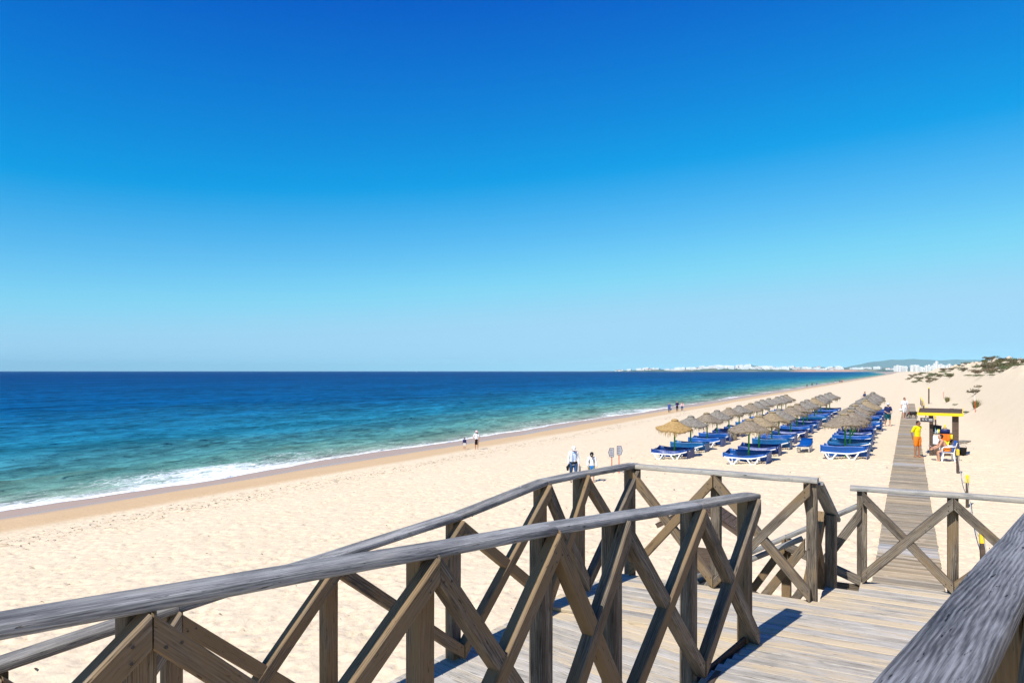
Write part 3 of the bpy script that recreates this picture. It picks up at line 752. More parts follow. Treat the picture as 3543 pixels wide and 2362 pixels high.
# boards lie across the path: a wood material whose grain follows the board
def walk_mat(name, c0, c1, c2):
    t = NT(name); g = t.noise(t.coord('Object', (1.2, 10, 10)), 2.0, 6, .62, .4)
    p = t.noise(t.coord('Object', (.15, .35, 1)), 1.3, 4, .6)
    w = t.new('ShaderNodeTexWhiteNoise', noise_dimensions='1D')
    sp = t.new('ShaderNodeSeparateXYZ'); t.link(t.coord('Object'), sp.inputs[0])
    t.link(t.math('FLOOR', t.math('DIVIDE', sp.outputs['Y'], .101)), w.inputs['W'])
    col = t.ramp(g, [(.28, c0), (.48, c1), (.7, c2)])
    col = t.mix(col, t.mix(col, (.50, .36, .20), .5), t.maprange(p, .45, .62))
    col = t.mix(col, t.ramp(w.outputs['Value'], [(0, .62), (1, 1.12)]), 1.0, 'MULTIPLY')
    sand = t.ramp(t.noise(t.coord('Object', (1, .6, 1)), 1.1, 6, .7), [(.60, 0.0), (.70, 1.0)])
    col = t.mix(col, (.62, .50, .36), t.math('MULTIPLY', sand, .55))
    return t.out(col, .9, t.bump(g, .3, .004), .2)
M['walk0'] = walk_mat('boardwalk_board', (.17, .14, .10), (.33, .275, .20), (.45, .39, .30))
M['walk1'] = walk_mat('boardwalk_board_grey', (.21, .20, .19), (.37, .355, .335), (.48, .465, .44))
M['walk2'] = walk_mat('boardwalk_board_brown', (.13, .10, .065), (.27, .215, .145), (.40, .33, .24))
tag(b.build('board', [M['walk0'], M['walk1'], M['walk2']], bw), kind='stuff')
for sx_ in (-.55, .49):
    bb_ = MB()
    yy = np.arange(9.6, 101.5, 1.5)
    bb_.loft([[Vector((sx_ + a, y_ - bb0.y, walk_z(y_) - bb0.z - .03 + c)) for a, c in ((-.03, -.05), (.03, -.05), (.03, 0), (-.03, 0))] for y_ in yy])
    bb_.build('bearer', M['darkwood'], bw)

# rope posts beside the boardwalk ------------------------------------------
post_xy = [(1.24, 9.8), (1.26, 16.6), (1.52, 25.4), (1.68, 33.4), (1.84, 40.9), (1.80, 48.5), (1.6, 57.5), (1.37, 66.0), (1.26, 72.6), (1.27, 80.8), (1.3, 88.7), (1.24, 94.2), (1.18, 99.0)]
proto = None
tops = []
for i, (x, y) in enumerate(post_xy):
    z = gz(x, y)
    if proto is None:
        e = empty('rope_post', (x, y, z)); bb_ = MB(); bb_.box((0, 0, .30), (.082, .082, .96), taper=.97)
        p_ = bb_.build('post', M['darkwood'], e); bb_ = MB(); bb_.box((0, 0, .835), (.090, .090, .22), taper=.96); bb_.box((0, 0, .955), (.075, .075, .03), taper=.6); bb_.build('painted_top', M['yellow'], e)
        proto = e
    else:
        e = copy_tree(proto); e.location = (x, y, z)
    e.rotation_euler = (rg.uniform(-.05, .05), rg.uniform(-.05, .03), rg.uniform(-.4, .4))
    lab = f'yellow topped brown rope post, {ORD[i]} along the boardwalk from the landing'
    tag(e, lab, 'post', 'yellow topped rope posts beside the boardwalk')
    tops.append(Vector((x, y, z + .86)))
for i in range(len(tops) - 1):
    a, c = tops[i], tops[i + 1]; L = (c - a).length
    pts = [a.lerp(c, u) - Vector((0, 0, min(.55, .075 * L) * 4 * u * (1 - u))) - a for u in np.linspace(0, 1, 13)]
    bb_ = MB(); bb_.tube(pts, .011, 5); o = bb_.build('rope', M['rope'], None, smooth=True, loc=a)
    tag(o, f'pale slack rope between the {ORD[i]} and {ORD[i + 1]} yellow topped posts from the landing', 'rope', 'ropes slung between the posts')
# tall lone post and red stakes on the dune side
e = empty('marker_post', (2.12, 103.1, gz(2.12, 103.1)), 0, 'tall brown post with a yellow tip at the end of the boardwalk', 'post')
bb_ = MB(); bb_.box((0, 0, .85), (.16, .16, 2.1), taper=.94); bb_.build('post', M['darkwood'], e); bb_ = MB(); bb_.box((0, 0, 1.95), (.165, .165, .12)); bb_.build('painted_top', M['yellow'], e)
M['stake_white'] = plain('pale_stake_paint', (.72, .66, .62), .6)
for (x, y, lab) in ((3.93, 108.8, 'thin red and white stake rising from a grass tuft far up the dune'), (4.76, 69.95, 'thin red and white stake beside the big grass tuft on the dune foot')):
    e = empty('dune_stake', (x, y, gz(x, y)), 0, lab, 'stake', 'red and white stakes on the dune')
    bb_ = MB(); bb_.tube([(0, 0, -.3), (-.05, 0, .9)], .024, 8); bb_.build('shaft', M['red'], e); bb_ = MB(); bb_.tube([(-.05, 0, .9), (-.075, 0, 1.38)], .0235, 8); bb_.build('painted_top', M['stake_white'], e)
    e.rotation_euler = (0, 0, .2)

# ---------------------------------------------------------------- parasols, windbreaks, loungers
def straw_mat(name, a, b_, c):
    t = NT(name); v = t.coord('Object', rnd=31)
    n = t.noise(v, 9, 6, .7); f = t.noise(t.coord('Object', (1, 1, 2.2), rnd=5), 38, 3, .7)
    col = t.mix(t.ramp(n, [(.32, a), (.5, b_), (.7, c)]), t.ramp(f, [(.3, .45), (.6, 1.15)]), .85, 'MULTIPLY')
    return t.out(col, .95, t.bump(f, .9, .03), .1)
ST = {'gold': straw_mat('golden_straw', (.28, .165, .06), (.43, .275, .11), (.55, .38, .18)),
      'grey': straw_mat('grey_straw', (.14, .12, .095), (.255, .225, .185), (.36, .33, .29)),
      'tan': straw_mat('tan_straw', (.20, .145, .08), (.33, .25, .15), (.45, .36, .24)),
      'brown': straw_mat('brown_grey_straw', (.15, .115, .075), (.27, .215, .155), (.38, .32, .25))}
M['frayed'] = straw_mat('frayed_straw', (.26, .20, .12), (.42, .34, .21), (.52, .44, .30))
def parasol_meshes(seed, R0=1.0):
    rg = random.Random(seed)
    prof = [(.99, .0), (1.03, .05), (1.0, .09), (.84, .16), (.62, .27), (.42, .38), (.28, .465), (.20, .52), (.17, .545), (.185, .575), (.15, .615), (.06, .635)]
    seg = 40; rings = []
    ph = [rg.uniform(0, 6.28) for _ in range(5)]
    for r, z in prof:
        ring = []
        for i in range(seg):
            q = 2 * math.pi * i / seg
            k = 1 + .035 * math.sin(3 * q + ph[0]) * r + .02 * math.sin(7 * q + ph[1]) + rg.uniform(-.018, .018)
            dz = (.05 * math.sin(2 * q + ph[2]) + .03 * math.sin(5 * q + ph[3])) * r * r + rg.uniform(-.012, .012)
            ring.append(Vector((r * R0 * k * math.cos(q), r * R0 * k * math.sin(q), z + dz)))
        rings.append(ring)
    # underside closes back to the pole
    under = [[Vector((p.x * f, p.y * f, p.z + dz)) for p in rings[0]] for f, dz in ((.05, .40), (.5, .19), (.93, .025))]
    b = MB(); b.loft(under + rings); can = b.mesh('canopy', smooth=True)
    fr = MB()
    for i in range(330):
        q = rg.uniform(0, 2 * math.pi); r = R0 * rg.uniform(.93, 1.03); L = rg.uniform(.10, .30) if rg.random() < .8 else rg.uniform(.3, .42)
        L *= .75 + .35 * math.sin(3 * q + ph[4])
        w = rg.uniform(.006, .014); d = Vector((math.cos(q), math.sin(q), 0)); s = Vector((-d.y, d.x, 0))
        z0 = .05 + .05 * math.sin(2 * q + ph[2]) ; p0 = d * r + Vector((0, 0, z0))
        bend = rg.uniform(-.06, .12); sw = rg.uniform(-.08, .08)
        p1 = p0 + d * bend * .7 + s * sw * .4 - Vector((0, 0, L * .55)); p2 = p0 + d * bend * .6 + s * sw - Vector((0, 0, L))
        fr._add([p0 - s * w, p0 + s * w, p1 + s * w, p1 - s * w, p2], [(0, 1, 2, 3), (3, 2, 4)])
    ring = MB(); ring.lathe([(.19, .53), (.215, .555), (.20, .59), (.13, .63), (.05, .65)], seg=16)
    return can, fr.mesh('fringe'), ring.mesh('straw_cap', smooth=True)
PAR = [parasol_meshes(50 + k) for k in range(4)]
b = MB(); b.tube([(0, 0, -.3), (0, 0, 1.95)], .042, 10); POLE = b.mesh('pole', smooth=True); POLE.materials.append(M['green'])
def obj_mat(o, m):
    if len(o.data.materials) == 0: o.data.materials.append(m)
    o.material_slots[0].link = 'OBJECT'; o.material_slots[0].material = m
def parasol(x, y, tone, var, label, group):
    z = gz(x, y); e = empty('straw_parasol', (x, y, z), random.uniform(0, 6.28), label, 'parasol', group)
    mesh_obj('pole', POLE, None, e)
    can, fr, cap = PAR[var]
    h = 1.53
    o = mesh_obj('canopy', can, None, e, (0, 0, h)); obj_mat(o, ST[tone])
    f = mesh_obj('fringe', fr, None, e, (0, 0, h)); obj_mat(f, M['frayed'] if tone != 'gold' else ST['gold']); tag(f, kind='stuff')
    c = mesh_obj('straw_cap', cap, None, e, (0, 0, h)); obj_mat(c, ST['tan'] if tone == 'brown' else ST[tone])
    e.rotation_euler = (random.uniform(-.03, .03), random.uniform(-.03, .03), e.rotation_euler[2])
    return e

def cloth_mat(name, col):
    t = NT(name); n = t.noise(t.coord('Object', (1, 1, .6), rnd=13), 3.2, 5, .6, .6); wv = t.noise(t.coord('Object', (9, 9, 1), rnd=4), 1.5, 3, .5, .3)
    c = t.mix(tuple(k * .72 for k in col), tuple(min(1, k * 1.25) for k in col), n)
    return t.out(c, .42, t.bump(t.math('ADD', n, t.math('MULTIPLY', wv, .5)), .7, .03), .45)
BL = [cloth_mat('blue_canvas', (.001, .072, .31)), cloth_mat('navy_canvas', (.0008, .032, .185)), cloth_mat('faded_blue_canvas', (.002, .095, .27))]
def wall_mesh(name, a, c, h0, hm, h1, seed, th=.014, n=14, zb=-.03):
    """a slack canvas strip standing from a to c"""
    rg = random.Random(seed); a, c = Vector(a), Vector(c); d = (c - a).normalized(); nn = Vector((-d.y, d.x, 0)); ph = rg.uniform(0, 6.28)
    rows = 5; b = MB(); gr = []
    for s_ in (-1, 1):
        for i in range(n + 1):
            u = i / n; top = (h0 * (1 - u) ** 2 + 2 * u * (1 - u) * (2 * hm - .5 * (h0 + h1)) + h1 * u * u)
            for j in range(rows + 1):
                v = j / rows
                bul = .05 * math.sin(math.pi * u) * math.sin(2.2 * v + ph) + .012 * math.sin(17 * u + 3 * v + ph)
                gr.append(a + (c - a) * u + nn * (bul + s_ * th / 2) + Vector((0, 0, zb + (top - zb + .012 * math.sin(9 * u + ph)) * v)))
    m = (n + 1) * (rows + 1); fs = []
    for i in range(n):
        for j in range(rows):
            q = i * (rows + 1) + j
            fs.append((q, q + 1, q + rows + 2, q + rows + 1)); fs.append((m + q, m + q + rows + 1, m + q + rows + 2, m + q + 1))
    for i in range(n):
        q = i * (rows + 1) + rows; fs.append((q, m + q, m + q + rows + 1, q + rows + 1))
    for j in range(rows):
        fs.append((j, m + j, m + j + 1, j + 1)); q = n * (rows + 1) + j; fs.append((q, q + 1, m + q + 1, m + q))
    b._add(gr, fs); return b.mesh(name, smooth=True)
b = MB(); b.tube([(0, 0, -.2), (0, 0, .57)], .014, 6); STAKE = b.mesh('stake'); STAKE.materials.append(M['darkwood'])
WB = []
LX, LY, LN = 1.0, .36, .95
for k in range(4):
    rg2 = random.Random(80 + k); s1 = rg2.choice((.58, .42, .46, .55)); nearmid = (.42, .36, .52, .56)[k]; nh = (.48, .46, .55, .58)[k]
    nh += .06; nearmid += .06
    WB.append((wall_mesh('side_panel', (-LX, -LN, 0), (LX, -LN, 0), nh, nearmid, nh + .04, k, zb=.30), wall_mesh('side_panel', (-LX, LY, 0), (LX, LY, 0), .62, .56, .62, k + 9),
               wall_mesh('end_panel', (LX + .05, -LN, 0), (LX + .05, LY, 0), nh + .06, .60, .62, k + 20, n=8), wall_mesh('end_panel', (-LX, -LN, 0), (-LX, LY, 0), nh, .50, .60, k + 30, n=8, zb=.33)))
def windbreak(x, y, var, mat, label, group):
    e = empty('windbreak', (x, y, gz(x, y)), random.uniform(-.05, .05), label, 'windbreak', group)
    for me in WB[var]:
        o = mesh_obj(me.name.split('.')[0], me, None, e); obj_mat(o, mat)
    for a in (-LX, LX):
        for c in (LY,): mesh_obj('stake', STAKE, None, e, (a * .985, c * .97, 0))
    return e
# lounger: moulded white frame on two pairs of V legs, raised head end towards +X
def lounger_side():
    b = MB(); pts = [(-1.0, 0, .315), (-.9, 0, .30), (-.5, 0, .285), (0, 0, .275), (.25, 0, .285), (.5, 0, .33), (.75, 0, .40), (1.0, 0, .47)]
    rings = [[Vector((p[0], y, p[2] + z)) for y, z in ((-.028, -.026), (.028, -.026), (.028, .026), (-.028, .026))] for p in pts]
    b.loft(rings); return b.mesh('side_rail', angle=40)
def leg_v(x0, x1, xf, z0, z1):
    b = MB()
    for xt, zt, dx in ((x0, z0, -.045), (x1, z1, .045)):
        b.loft([[Vector((xt + a, y, zt)) for a, y in ((-.035, -.03), (.035, -.03), (.035, .03), (-.035, .03))], [Vector((xf + dx + a, y, -.05)) for a, y in ((-.032, -.03), (.032, -.03), (.032, .03), (-.032, .03))]])
    b.box((xf, 0, .0), (.15, .055, .05)); return b.mesh('leg')
LSIDE = lounger_side(); LEGS = [leg_v(-.86, -.32, -.60, .29, .28), leg_v(.08, .66, .36, .28, .37)]
b = MB(); b.box((0, 0, 0), (.075, .60, .018)); SLAT = b.mesh('slat')
b = MB(); b.tube([(.02, -.29, 0), (.02, .29, 0)], .02, 6); CROSS = b.mesh('cross_bar')
for me in (LSIDE, *LEGS, SLAT, CROSS): me.materials.append(M['white_plastic'])
def lz(x): return float(np.interp(x, [-1.0, -.9, -.5, 0, .25, .5, .75, 1.0], [.315, .30, .285, .275, .285, .33, .40, .47]))
def lounger(x, y, rz, label, group, slats=True):
    e = empty('sun_lounger', (x, y, gz(x, y)), rz, label, 'sun lounger', group)
    for s_ in (-.30, .30):
        mesh_obj('side_rail', LSIDE, None, e, (0, s_, 0))
        for L in LEGS: mesh_obj('leg', L, None, e, (0, s_, 0))
    if slats:
        for k in range(18):
            xx = -.94 + k * .11
            o = mesh_obj('slat', SLAT, None, e, (xx, 0, lz(xx) + .012)); o.rotation_euler = (0, -math.atan2(lz(xx + .05) - lz(xx - .05), .1), 0)
    mesh_obj('cross_bar', CROSS, None, e, (-.6, 0, .02)); mesh_obj('cross_bar', CROSS, None, e, (.34, 0, .02))
    return e
rows = {'sea': (-11.5, [39.6 + 3.48 * k for k in range(13)], 'in the row nearest the sea'),
        'mid': (-7.1, [36.7 + 3.57 * k for k in range(13)], 'in the middle row'),
        'walk': (-2.85, [38.9 + 3.5 * k for k in range(11)], 'in the row nearest the boardwalk')}
tone_map = {'sea': ['gold', 'grey', 'brown', 'grey', 'brown', 'grey', 'brown', 'grey', 'grey', 'grey', 'grey', 'grey', 'brown'],
            'mid': ['brown', 'tan', 'tan', 'grey', 'brown', 'brown', 'grey', 'grey', 'tan', 'grey', 'grey', 'grey', 'grey'],
            'walk': ['brown', 'brown', 'grey', 'brown', 'grey', 'tan', 'grey', 'grey', 'grey', 'grey', 'grey']}
wb_map = {'sea': [(0, 1), (3, 2), (2, 0), (3, 0), (1, 1)], 'mid': [(1, 0), (0, 1), (3, 2), (2, 0), (0, 1), (2, 0)], 'walk': [(3, 0), (1, 2), (2, 0), (0, 1), (3, 1)]}
tn = {'gold': 'golden', 'grey': 'grey', 'tan': 'tan', 'brown': 'brownish grey'}
bn = ['bright blue', 'navy blue', 'faded blue']
for rn, (x, ylist, where) in rows.items():
    for k, y in enumerate(ylist):
        xx = x + random.uniform(-.12, .12); yy = y + random.uniform(-.15, .15)
        tone = tone_map[rn][k]
        nth = ORD[k]
        parasol(xx, yy, tone, (k * 3 + len(rn)) % 4, f'{tn[tone]} straw parasol, {nth} from the steps {where}', f'straw parasols {where}')
        v, m = wb_map[rn][k % len(wb_map[rn])]
        windbreak(xx + random.uniform(-.05, .05), yy, v, BL[m], f'{bn[m]} canvas windbreak, {nth} from the steps {where}', f'blue windbreaks {where}')
        for s_ in (-1, 1):
            lounger(xx + random.uniform(-.06, .06), yy + s_ * .72, random.uniform(-.04, .04),
                    f'white lounger {"before" if s_ < 0 else "behind"} the {nth} windbreak from the steps {where}', f'white loungers {where}', slats=k < 8)
# spare lounger with a blue cushion between two rows, foot towards the landing
e = lounger(-5.0, 41.9, R(90), 'lone white lounger with a bright blue cushion standing between the rows', None)
b = MB(); pp = [(-1.0, .36), (-.5, .33), (0, .32), (.3, .34), (.6, .42), (1.0, .60)]
b.loft([[Vector((x_, y_, z_ + dz)) for y_, dz in ((-.29, 0), (.29, 0), (.31, .03), (.29, .06), (-.29, .06), (-.31, .03))] for x_, z_ in pp]); b.build('cushion', BL[0], e, smooth=True)
# straw bin beside the parasols
zx = gz(-10.6, 50.4); e = empty('straw_bin', (-10.6, 50.4, zx), 0, 'small conical straw covered litter bin on the sand among the loungers', 'bin')
b = MB(); b.lathe([(.14, .62), (.20, .5), (.24, .2), (.25, 0)][::-1], seg=18); b.build('basket', ST['brown'], e, smooth=True)
b = MB(); rgs = random.Random(4)
for k in range(120):
    q = rgs.uniform(0, 6.28); r0, r1 = .17, rgs.uniform(.25, .33); d = Vector((math.cos(q), math.sin(q), 0)); s_ = Vector((-d.y, d.x, 0)) * .009
    p0 = d * r0 + Vector((0, 0, rgs.uniform(.45, .62))); p1 = d * r1 + Vector((0, 0, rgs.uniform(.0, .2))); b._add([p0 - s_, p0 + s_, p1], [(0, 1, 2)])
tag(b.build('straw_skirt', M['frayed'], e), kind='stuff')

# ---------------------------------------------------------------- lifeguard kiosk
kz = gz(1.4, 40)
ke = empty('beach_kiosk', (1.42, 40.1, kz), R(-4), 'small brown timber kiosk with a yellow edged roof beside the boardwalk', 'kiosk')
def kbox(name, c, s_, mat, rot=None, parent=None, taper=1.0):
    b = MB(); b.box((0, 0, 0), s_, rot, taper); o = b.build(name, mat, parent or ke); o.location = c; return o
kbox('post', (-.50, 0, .85), (.15, .12, 2.2), M['darkwood']); kbox('post', (.50, .0, .85), (.27, .14, 2.2), M['darkwood'])
kbox('post', (-.50, .75, .85), (.12, .12, 2.2), M['darkwood']); kbox('post', (.50, .75, .85), (.12, .12, 2.2), M['darkwood'])
for k in range(6): kbox('slat', (0, .03, .10 + k * .152), (.85, .03, .142), M['darkwood'])
kbox('shelf', (0, .35, 1.04), (.98, .75, .035), M['darkwood'])
roof = kbox('roof', (-.12, .35, 2.10), (1.78, 1.22, .05), M['darkwood'], (R(9), 0, 0))
for k in range(7):
    kb = MB(); kb.box((0, 0, 0), (1.74, .155, .022), (R(9), 0, 0)); o = kb.build('roof_board', M['darkwood'], roof); o.location = (0, -.5 + k * .165, .036 + (-.5 + k * .165) * math.tan(R(9)))
kbox('fascia', (-.12, -.285, 2.0), (1.90, .03, .14), M['yellow']); kbox('fascia', (-1.03, .35, 2.12), (.03, 1.24, .15), M['yellow'], (R(9), 0, 0)); kbox('fascia', (.79, .35, 2.12), (.03, 1.24, .15), M['yellow'], (R(9), 0, 0))
# hanging sign plate with its chalk-white marks
M['chalk'] = plain('white_lettering', (.75, .75, .72), .8); M['slate'] = plain('dark_board', (.045, .04, .05), .6, .2)
sg = empty('hanging_sign', (.74, 39.83, kz + 1.72), R(-4), 'dark plate with white marks hanging under the kiosk roof edge', 'sign')
b = MB(); b.box((0, 0, 0), (.56, .02, .20)); b.build('plate', M['slate'], sg)
def text_mesh(s, size):
    c = bpy.data.curves.new('t', 'FONT'); c.body = s; c.size = size; c.extrude = .001; c.align_x = 'CENTER'; c.align_y = 'CENTER'
    o = bpy.data.objects.new('t', c); COL.objects.link(o)
    dg = bpy.context.evaluated_depsgraph_get(); me = bpy.data.meshes.new_from_object(o.evaluated_get(dg)); bpy.data.objects.remove(o); return me
for (s, x, z, sz) in (('G', -.16, .02, .13), ('G', -.03, .02, .13)):
    me = text_mesh(s, sz); me.materials.append(M['chalk']); o = mesh_obj('lettering', me, None, sg, (x, -.0125, z)); o.rotation_euler = (R(90), 0, 0)
for z in (.04, -.02):
    b = MB(); b.box((0, 0, 0), (.16, .004, .022)); o = b.build('lettering_line', M['chalk'], sg); o.location = (.15, -.0115, z)
# things kept on and around the kiosk
def rbox(b, c, s, r=.04):
    x, y, z = s[0] / 2, s[1] / 2, s[2] / 2
    def ring(k, zz): return [Vector((c[0] + sx_ * (x - k) + ox * 0, c[1] + sy_ * (y - k), c[2] + zz)) for sx_, sy_, ox in ((-1, -1, 0), (0, -1.0, 0), (1, -1, 0), (1, 0, 0), (1, 1, 0), (0, 1, 0), (-1, 1, 0), (-1, 0, 0))]
    b.loft([ring(r * .6, -z), ring(0, -z + r), ring(0, z - r), ring(r * .35, z - r * .3), ring(r, z)])
M['navy'] = cloth_mat('navy_nylon', (.012, .018, .11)); M['orange'] = cloth_mat('orange_cloth', (.85, .16, .01)); M['ycloth'] = cloth_mat('yellow_cloth', (.88, .66, .015)); M['wpaper'] = plain('white_paper', (.78, .80, .82), .7)
M['glass'] = plain('pale_bottle', (.55, .68, .72), .15)
e = empty('holdall_bag', (1.50, 40.30, kz + 1.06), R(-4), 'dark blue holdall with a yellow end panel on the kiosk shelf', 'bag')
b = MB(); rbox(b, (0, 0, .11), (.42, .24, .21), .05); b.build('body', M['navy'], e, smooth=True)
b = MB(); rbox(b, (-.25, 0, .10), (.10, .22, .19), .04); b.build('end_pocket', M['ycloth'], e, smooth=True)
b = MB(); b.tube([(-.1, -.12, .05), (-.1, -.10, .21), (-.06, 0, .28), (.06, 0, .28), (.1, -.10, .21), (.1, -.12, .05)], .012, 6); b.build('handle', M['black'], e, smooth=True)
for k, (x, h, r) in enumerate(((1.10, .24, .036), (1.19, .19, .04))):
    e = empty('water_bottle', (x, 40.22, kz + 1.06), 0, ('tall' if k == 0 else 'short') + ' clear water bottle standing on the kiosk shelf beside the bag', 'bottle')
    b = MB(); b.lathe([(r * .9, 0), (r, .02), (r, h * .65), (r * .4, h * .85), (r * .4, h)], seg=12); b.build('body', M['glass'], e, smooth=True)
    b = MB(); b.lathe([(r * .45, h), (r * .45, h + .03)], seg=10); b.build('cap', M['green'], e)
o = tag(kbox('notice_board', (1.20, 40.55, kz + 1.50), (.36, .03, .36), M['slate'], (R(-14), R(6), 0)), 'dark tilted panel leaning behind the kiosk shelf', 'panel'); o.parent = None; o.location = (1.18, 40.5, kz + 1.26)
o.parent = None
b = MB(); b.box((0, 0, 0), (.50, .012, .40)); o = b.build('paper_notice', M['wpaper'], None, loc=(1.24, 40.085, kz + .74)); o.rotation_euler = (0, R(3), R(-4)); tag(o, 'white paper notice fixed to the kiosk front boards', 'notice')
def drape(name, w, h, mat, loc, label, cat, seed):
    rg = random.Random(seed); n, m = 9, 6; b = MB(); vs = []; ph = rg.uniform(0, 6)
    for s_ in (0, 1):
        for i in range(n + 1):
            for j in range(m + 1):
                u, v = i / n, j / m; x = (u - .5) * w * (1 - .28 * v * (1 - .4 * math.sin(6 * u)))
                y = -.03 - .035 * math.sin(9 * u + ph) * (.4 + v) - .02 * v + (.012 if s_ else 0)
                vs.append(Vector((x, y, -h * v * (1 - .35 * abs(u - .4)) + (.0 if v else .01))))
    k = (n + 1) * (m + 1); fs = []
    for i in range(n):
        for j in range(m):
            q = i * (m + 1) + j; fs.append((q, q + m + 1, q + m + 2, q + 1)); fs.append((k + q, k + q + 1, k + q + m + 2, k + q + m + 1))
    b._add(vs, fs); o = b.build(name, mat, None, smooth=True, loc=loc); o.rotation_euler = (0, 0, R(-4)); return tag(o, label, cat)
drape('float_vest', .50, .34, M['orange'], (1.52, 39.99, kz + 1.05), 'orange rescue vest hanging over the kiosk front', 'vest', 1)
drape('beach_towel', .30, .26, M['ycloth'], (1.53, 40.0, kz + .74), 'yellow cloth hanging below the orange vest on the kiosk', 'towel', 2)
b = MB(); rbox(b, (0, 0, 0), (.09, .06, .22), .02); o = b.build('rescue_can', M['ycloth'], None, smooth=True, loc=(1.76, 39.95, kz + .94)); tag(o, 'small yellow rescue float hung at the kiosk upright', 'float')
e = empty('waste_bucket', (2.22, 40.5, kz), 0, 'black plastic bucket standing on the sand right of the kiosk', 'bucket'); b = MB(); b.lathe([(.15, 0), (.19, .38), (.20, .40), (.18, .40), (.14, .03)], seg=16); b.build('body', M['black'], e, smooth=True)
b = MB(); b.tube([(-.19, 0, .38), (-.14, 0, .50), (.14, 0, .50), (.19, 0, .38)], .008, 6); b.build('handle', M['metal'], e)
e = empty('driftwood', (2.60, 46.8, gz(2.6, 46.8)), .3, 'grey piece of driftwood lying on the sand behind the kiosk', 'driftwood'); b = MB(); b.tube([(-.42, 0, .16), (-.2, .02, .14), (.1, 0, .12), (.4, .03, .17)], [.03, .08, .10, .04], 8); b.build('log', M['rail'], e, smooth=True)
b = MB(); b.tube([(.05, 0, .12), (.1, -.03, -.05)], [.09, .07], 8); b.build('stub', M['rail'], e)

# white plastic armchair with blue towel ----------------------------------
CHX, CHY = 1.50, 37.85; cz = gz(CHX, CHY)
ch = empty('plastic_armchair', (CHX, CHY, cz), R(180 + 8), 'white moulded plastic armchair on the sand in front of the kiosk', 'chair')   # faces local +X
b = MB(); b.box((0, 0, .40), (.46, .48, .03)); b.box((-.22, 0, .39), (.04, .44, .05)); b.build('seat', M['white_plastic'], ch)
for sx_ in (-1, 1):
    for sy_ in (-1, 1):
        b = MB(); b.loft([[Vector((sx_ * .20 + a, sy_ * .23 + c, .40)) for a, c in ((-.035, -.02), (.035, -.02), (.035, .02), (-.035, .02))], [Vector((sx_ * .26 + a, sy_ * .27 + c, -.02)) for a, c in ((-.03, -.015), (.03, -.015), (.03, .015), (-.03, .015))]]); b.build('leg', M['white_plastic'], ch)
b = MB()
b.loft([[Vector((x_, y_, z_)) for y_ in (-.22, -.1, .1, .22)] + [Vector((x_ - .03, y_, z_)) for y_ in (.22, .1, -.1, -.22)] for x_, z_ in ((-.21, .40), (-.26, .62), (-.33, .86))]); b.build('backrest', M['white_plastic'], ch)
for sy_ in (-1, 1):
    b = MB(); b.tube([(.24, sy_ * .27, .38), (.25, sy_ * .28, .60), (.16, sy_ * .285, .655), (-.1, sy_ * .28, .665), (-.29, sy_ * .24, .68)], .026, 8, flat=1.3); b.build('armrest', M['white_plastic'], ch, smooth=True)
M['towel'] = cloth_mat('blue_towel', (.004, .09, .40))
tw = empty('blue_towel', (CHX, CHY, cz), R(188), 'bright blue towel draped over the white plastic chair', 'towel')
b = MB(); rr = []
for (x_, z_, w_) in ((-.46, .50, .20), (-.45, .70, .22), (-.40, .90, .23), (-.34, .92, .235), (-.29, .80, .23), (-.24, .55, .225), (-.19, .45, .23), (.0, .43, .235), (.2, .43, .24), (.27, .40, .24), (.29, .22, .23)):
    rr.append([Vector((x_ + .008 * math.sin(9 * y_), y_ * w_ * 4.2, z_ + .01 * math.sin(14 * y_ + x_ * 9))) for y_ in np.linspace(-.25, .25, 9)] + [Vector((x_ + .012, y_ * w_ * 4.2, z_ + .014)) for y_ in np.linspace(.25, -.25, 9)])
b.loft(rr); b.build('cloth', M['towel'], tw, smooth=True)

# direction signs and info board -------------------------------------------
M['signgrey'] = plain('grey_sign_face', (.36, .37, .40), .5, .05); M['signnavy'] = plain('sign_border', (.05, .055, .11), .5)
def arrow_sign(x, y, dirn, h, rz, label):
    e = empty('direction_sign', (x, y, gz(x, y)), rz, label, 'sign', 'arrow shaped signs on red poles')
    b = MB(); b.tube([(0, 0, -.3), (0, 0, h)], .022, 8); b.build('pole', M['red'], e)
    w, hh = .21, .44
    def plate(k, y_, th):
        pts = [(-w / 2 + k, -hh / 2 + k), (w / 2 - k, -hh / 2 + k), (w / 2 + .068 - k * 1.2, 0), (w / 2 - k, hh / 2 - k), (-w / 2 + k, hh / 2 - k)]
        b = MB(); b.loft([[Vector((dirn * a, y_, c)) for a, c in pts], [Vector((dirn * a, y_ - th, c)) for a, c in pts]]); return b
    z = h - hh / 2 + .02
    o = plate(0, -.02, .02).build('plate', M['signnavy'], e); o.location = (0, 0, z); o2 = plate(.02, -.04, .004).build('face', M['signgrey'], e); o2.location = (0, 0, z)
    rg = random.Random(int(x * 100))
    for k in range(4):
        L = rg.uniform(.07, .13); b = MB(); b.box((0, 0, 0), (L, .003, .018)); q = b.build('lettering_line', M['signnavy'], o2); q.location = (-.06 * dirn * 0 - .02 + (L - .1) / 2, -.0462, .13 - k * .085)
        b = MB(); b.box((0, 0, 0), (.018, .003, .018)); q = b.build('bullet', M['red'], o2); q.location = (-.085, -.0462, .13 - k * .085)
arrow_sign(-12.55, 32.45, -1, 1.22, R(25), 'grey arrow shaped sign pointing seaward on a red pole in the sand')
arrow_sign(-12.22, 32.55, 1, 1.30, R(25), 'grey arrow shaped sign pointing inland on a red pole in the sand')
ix, iy = -3.05, 12.1; iz = gz(ix, iy)
e = empty('information_board', (ix, iy, iz), R(-2), 'brown slatted gable roof of an information board standing below the landing', 'notice board')
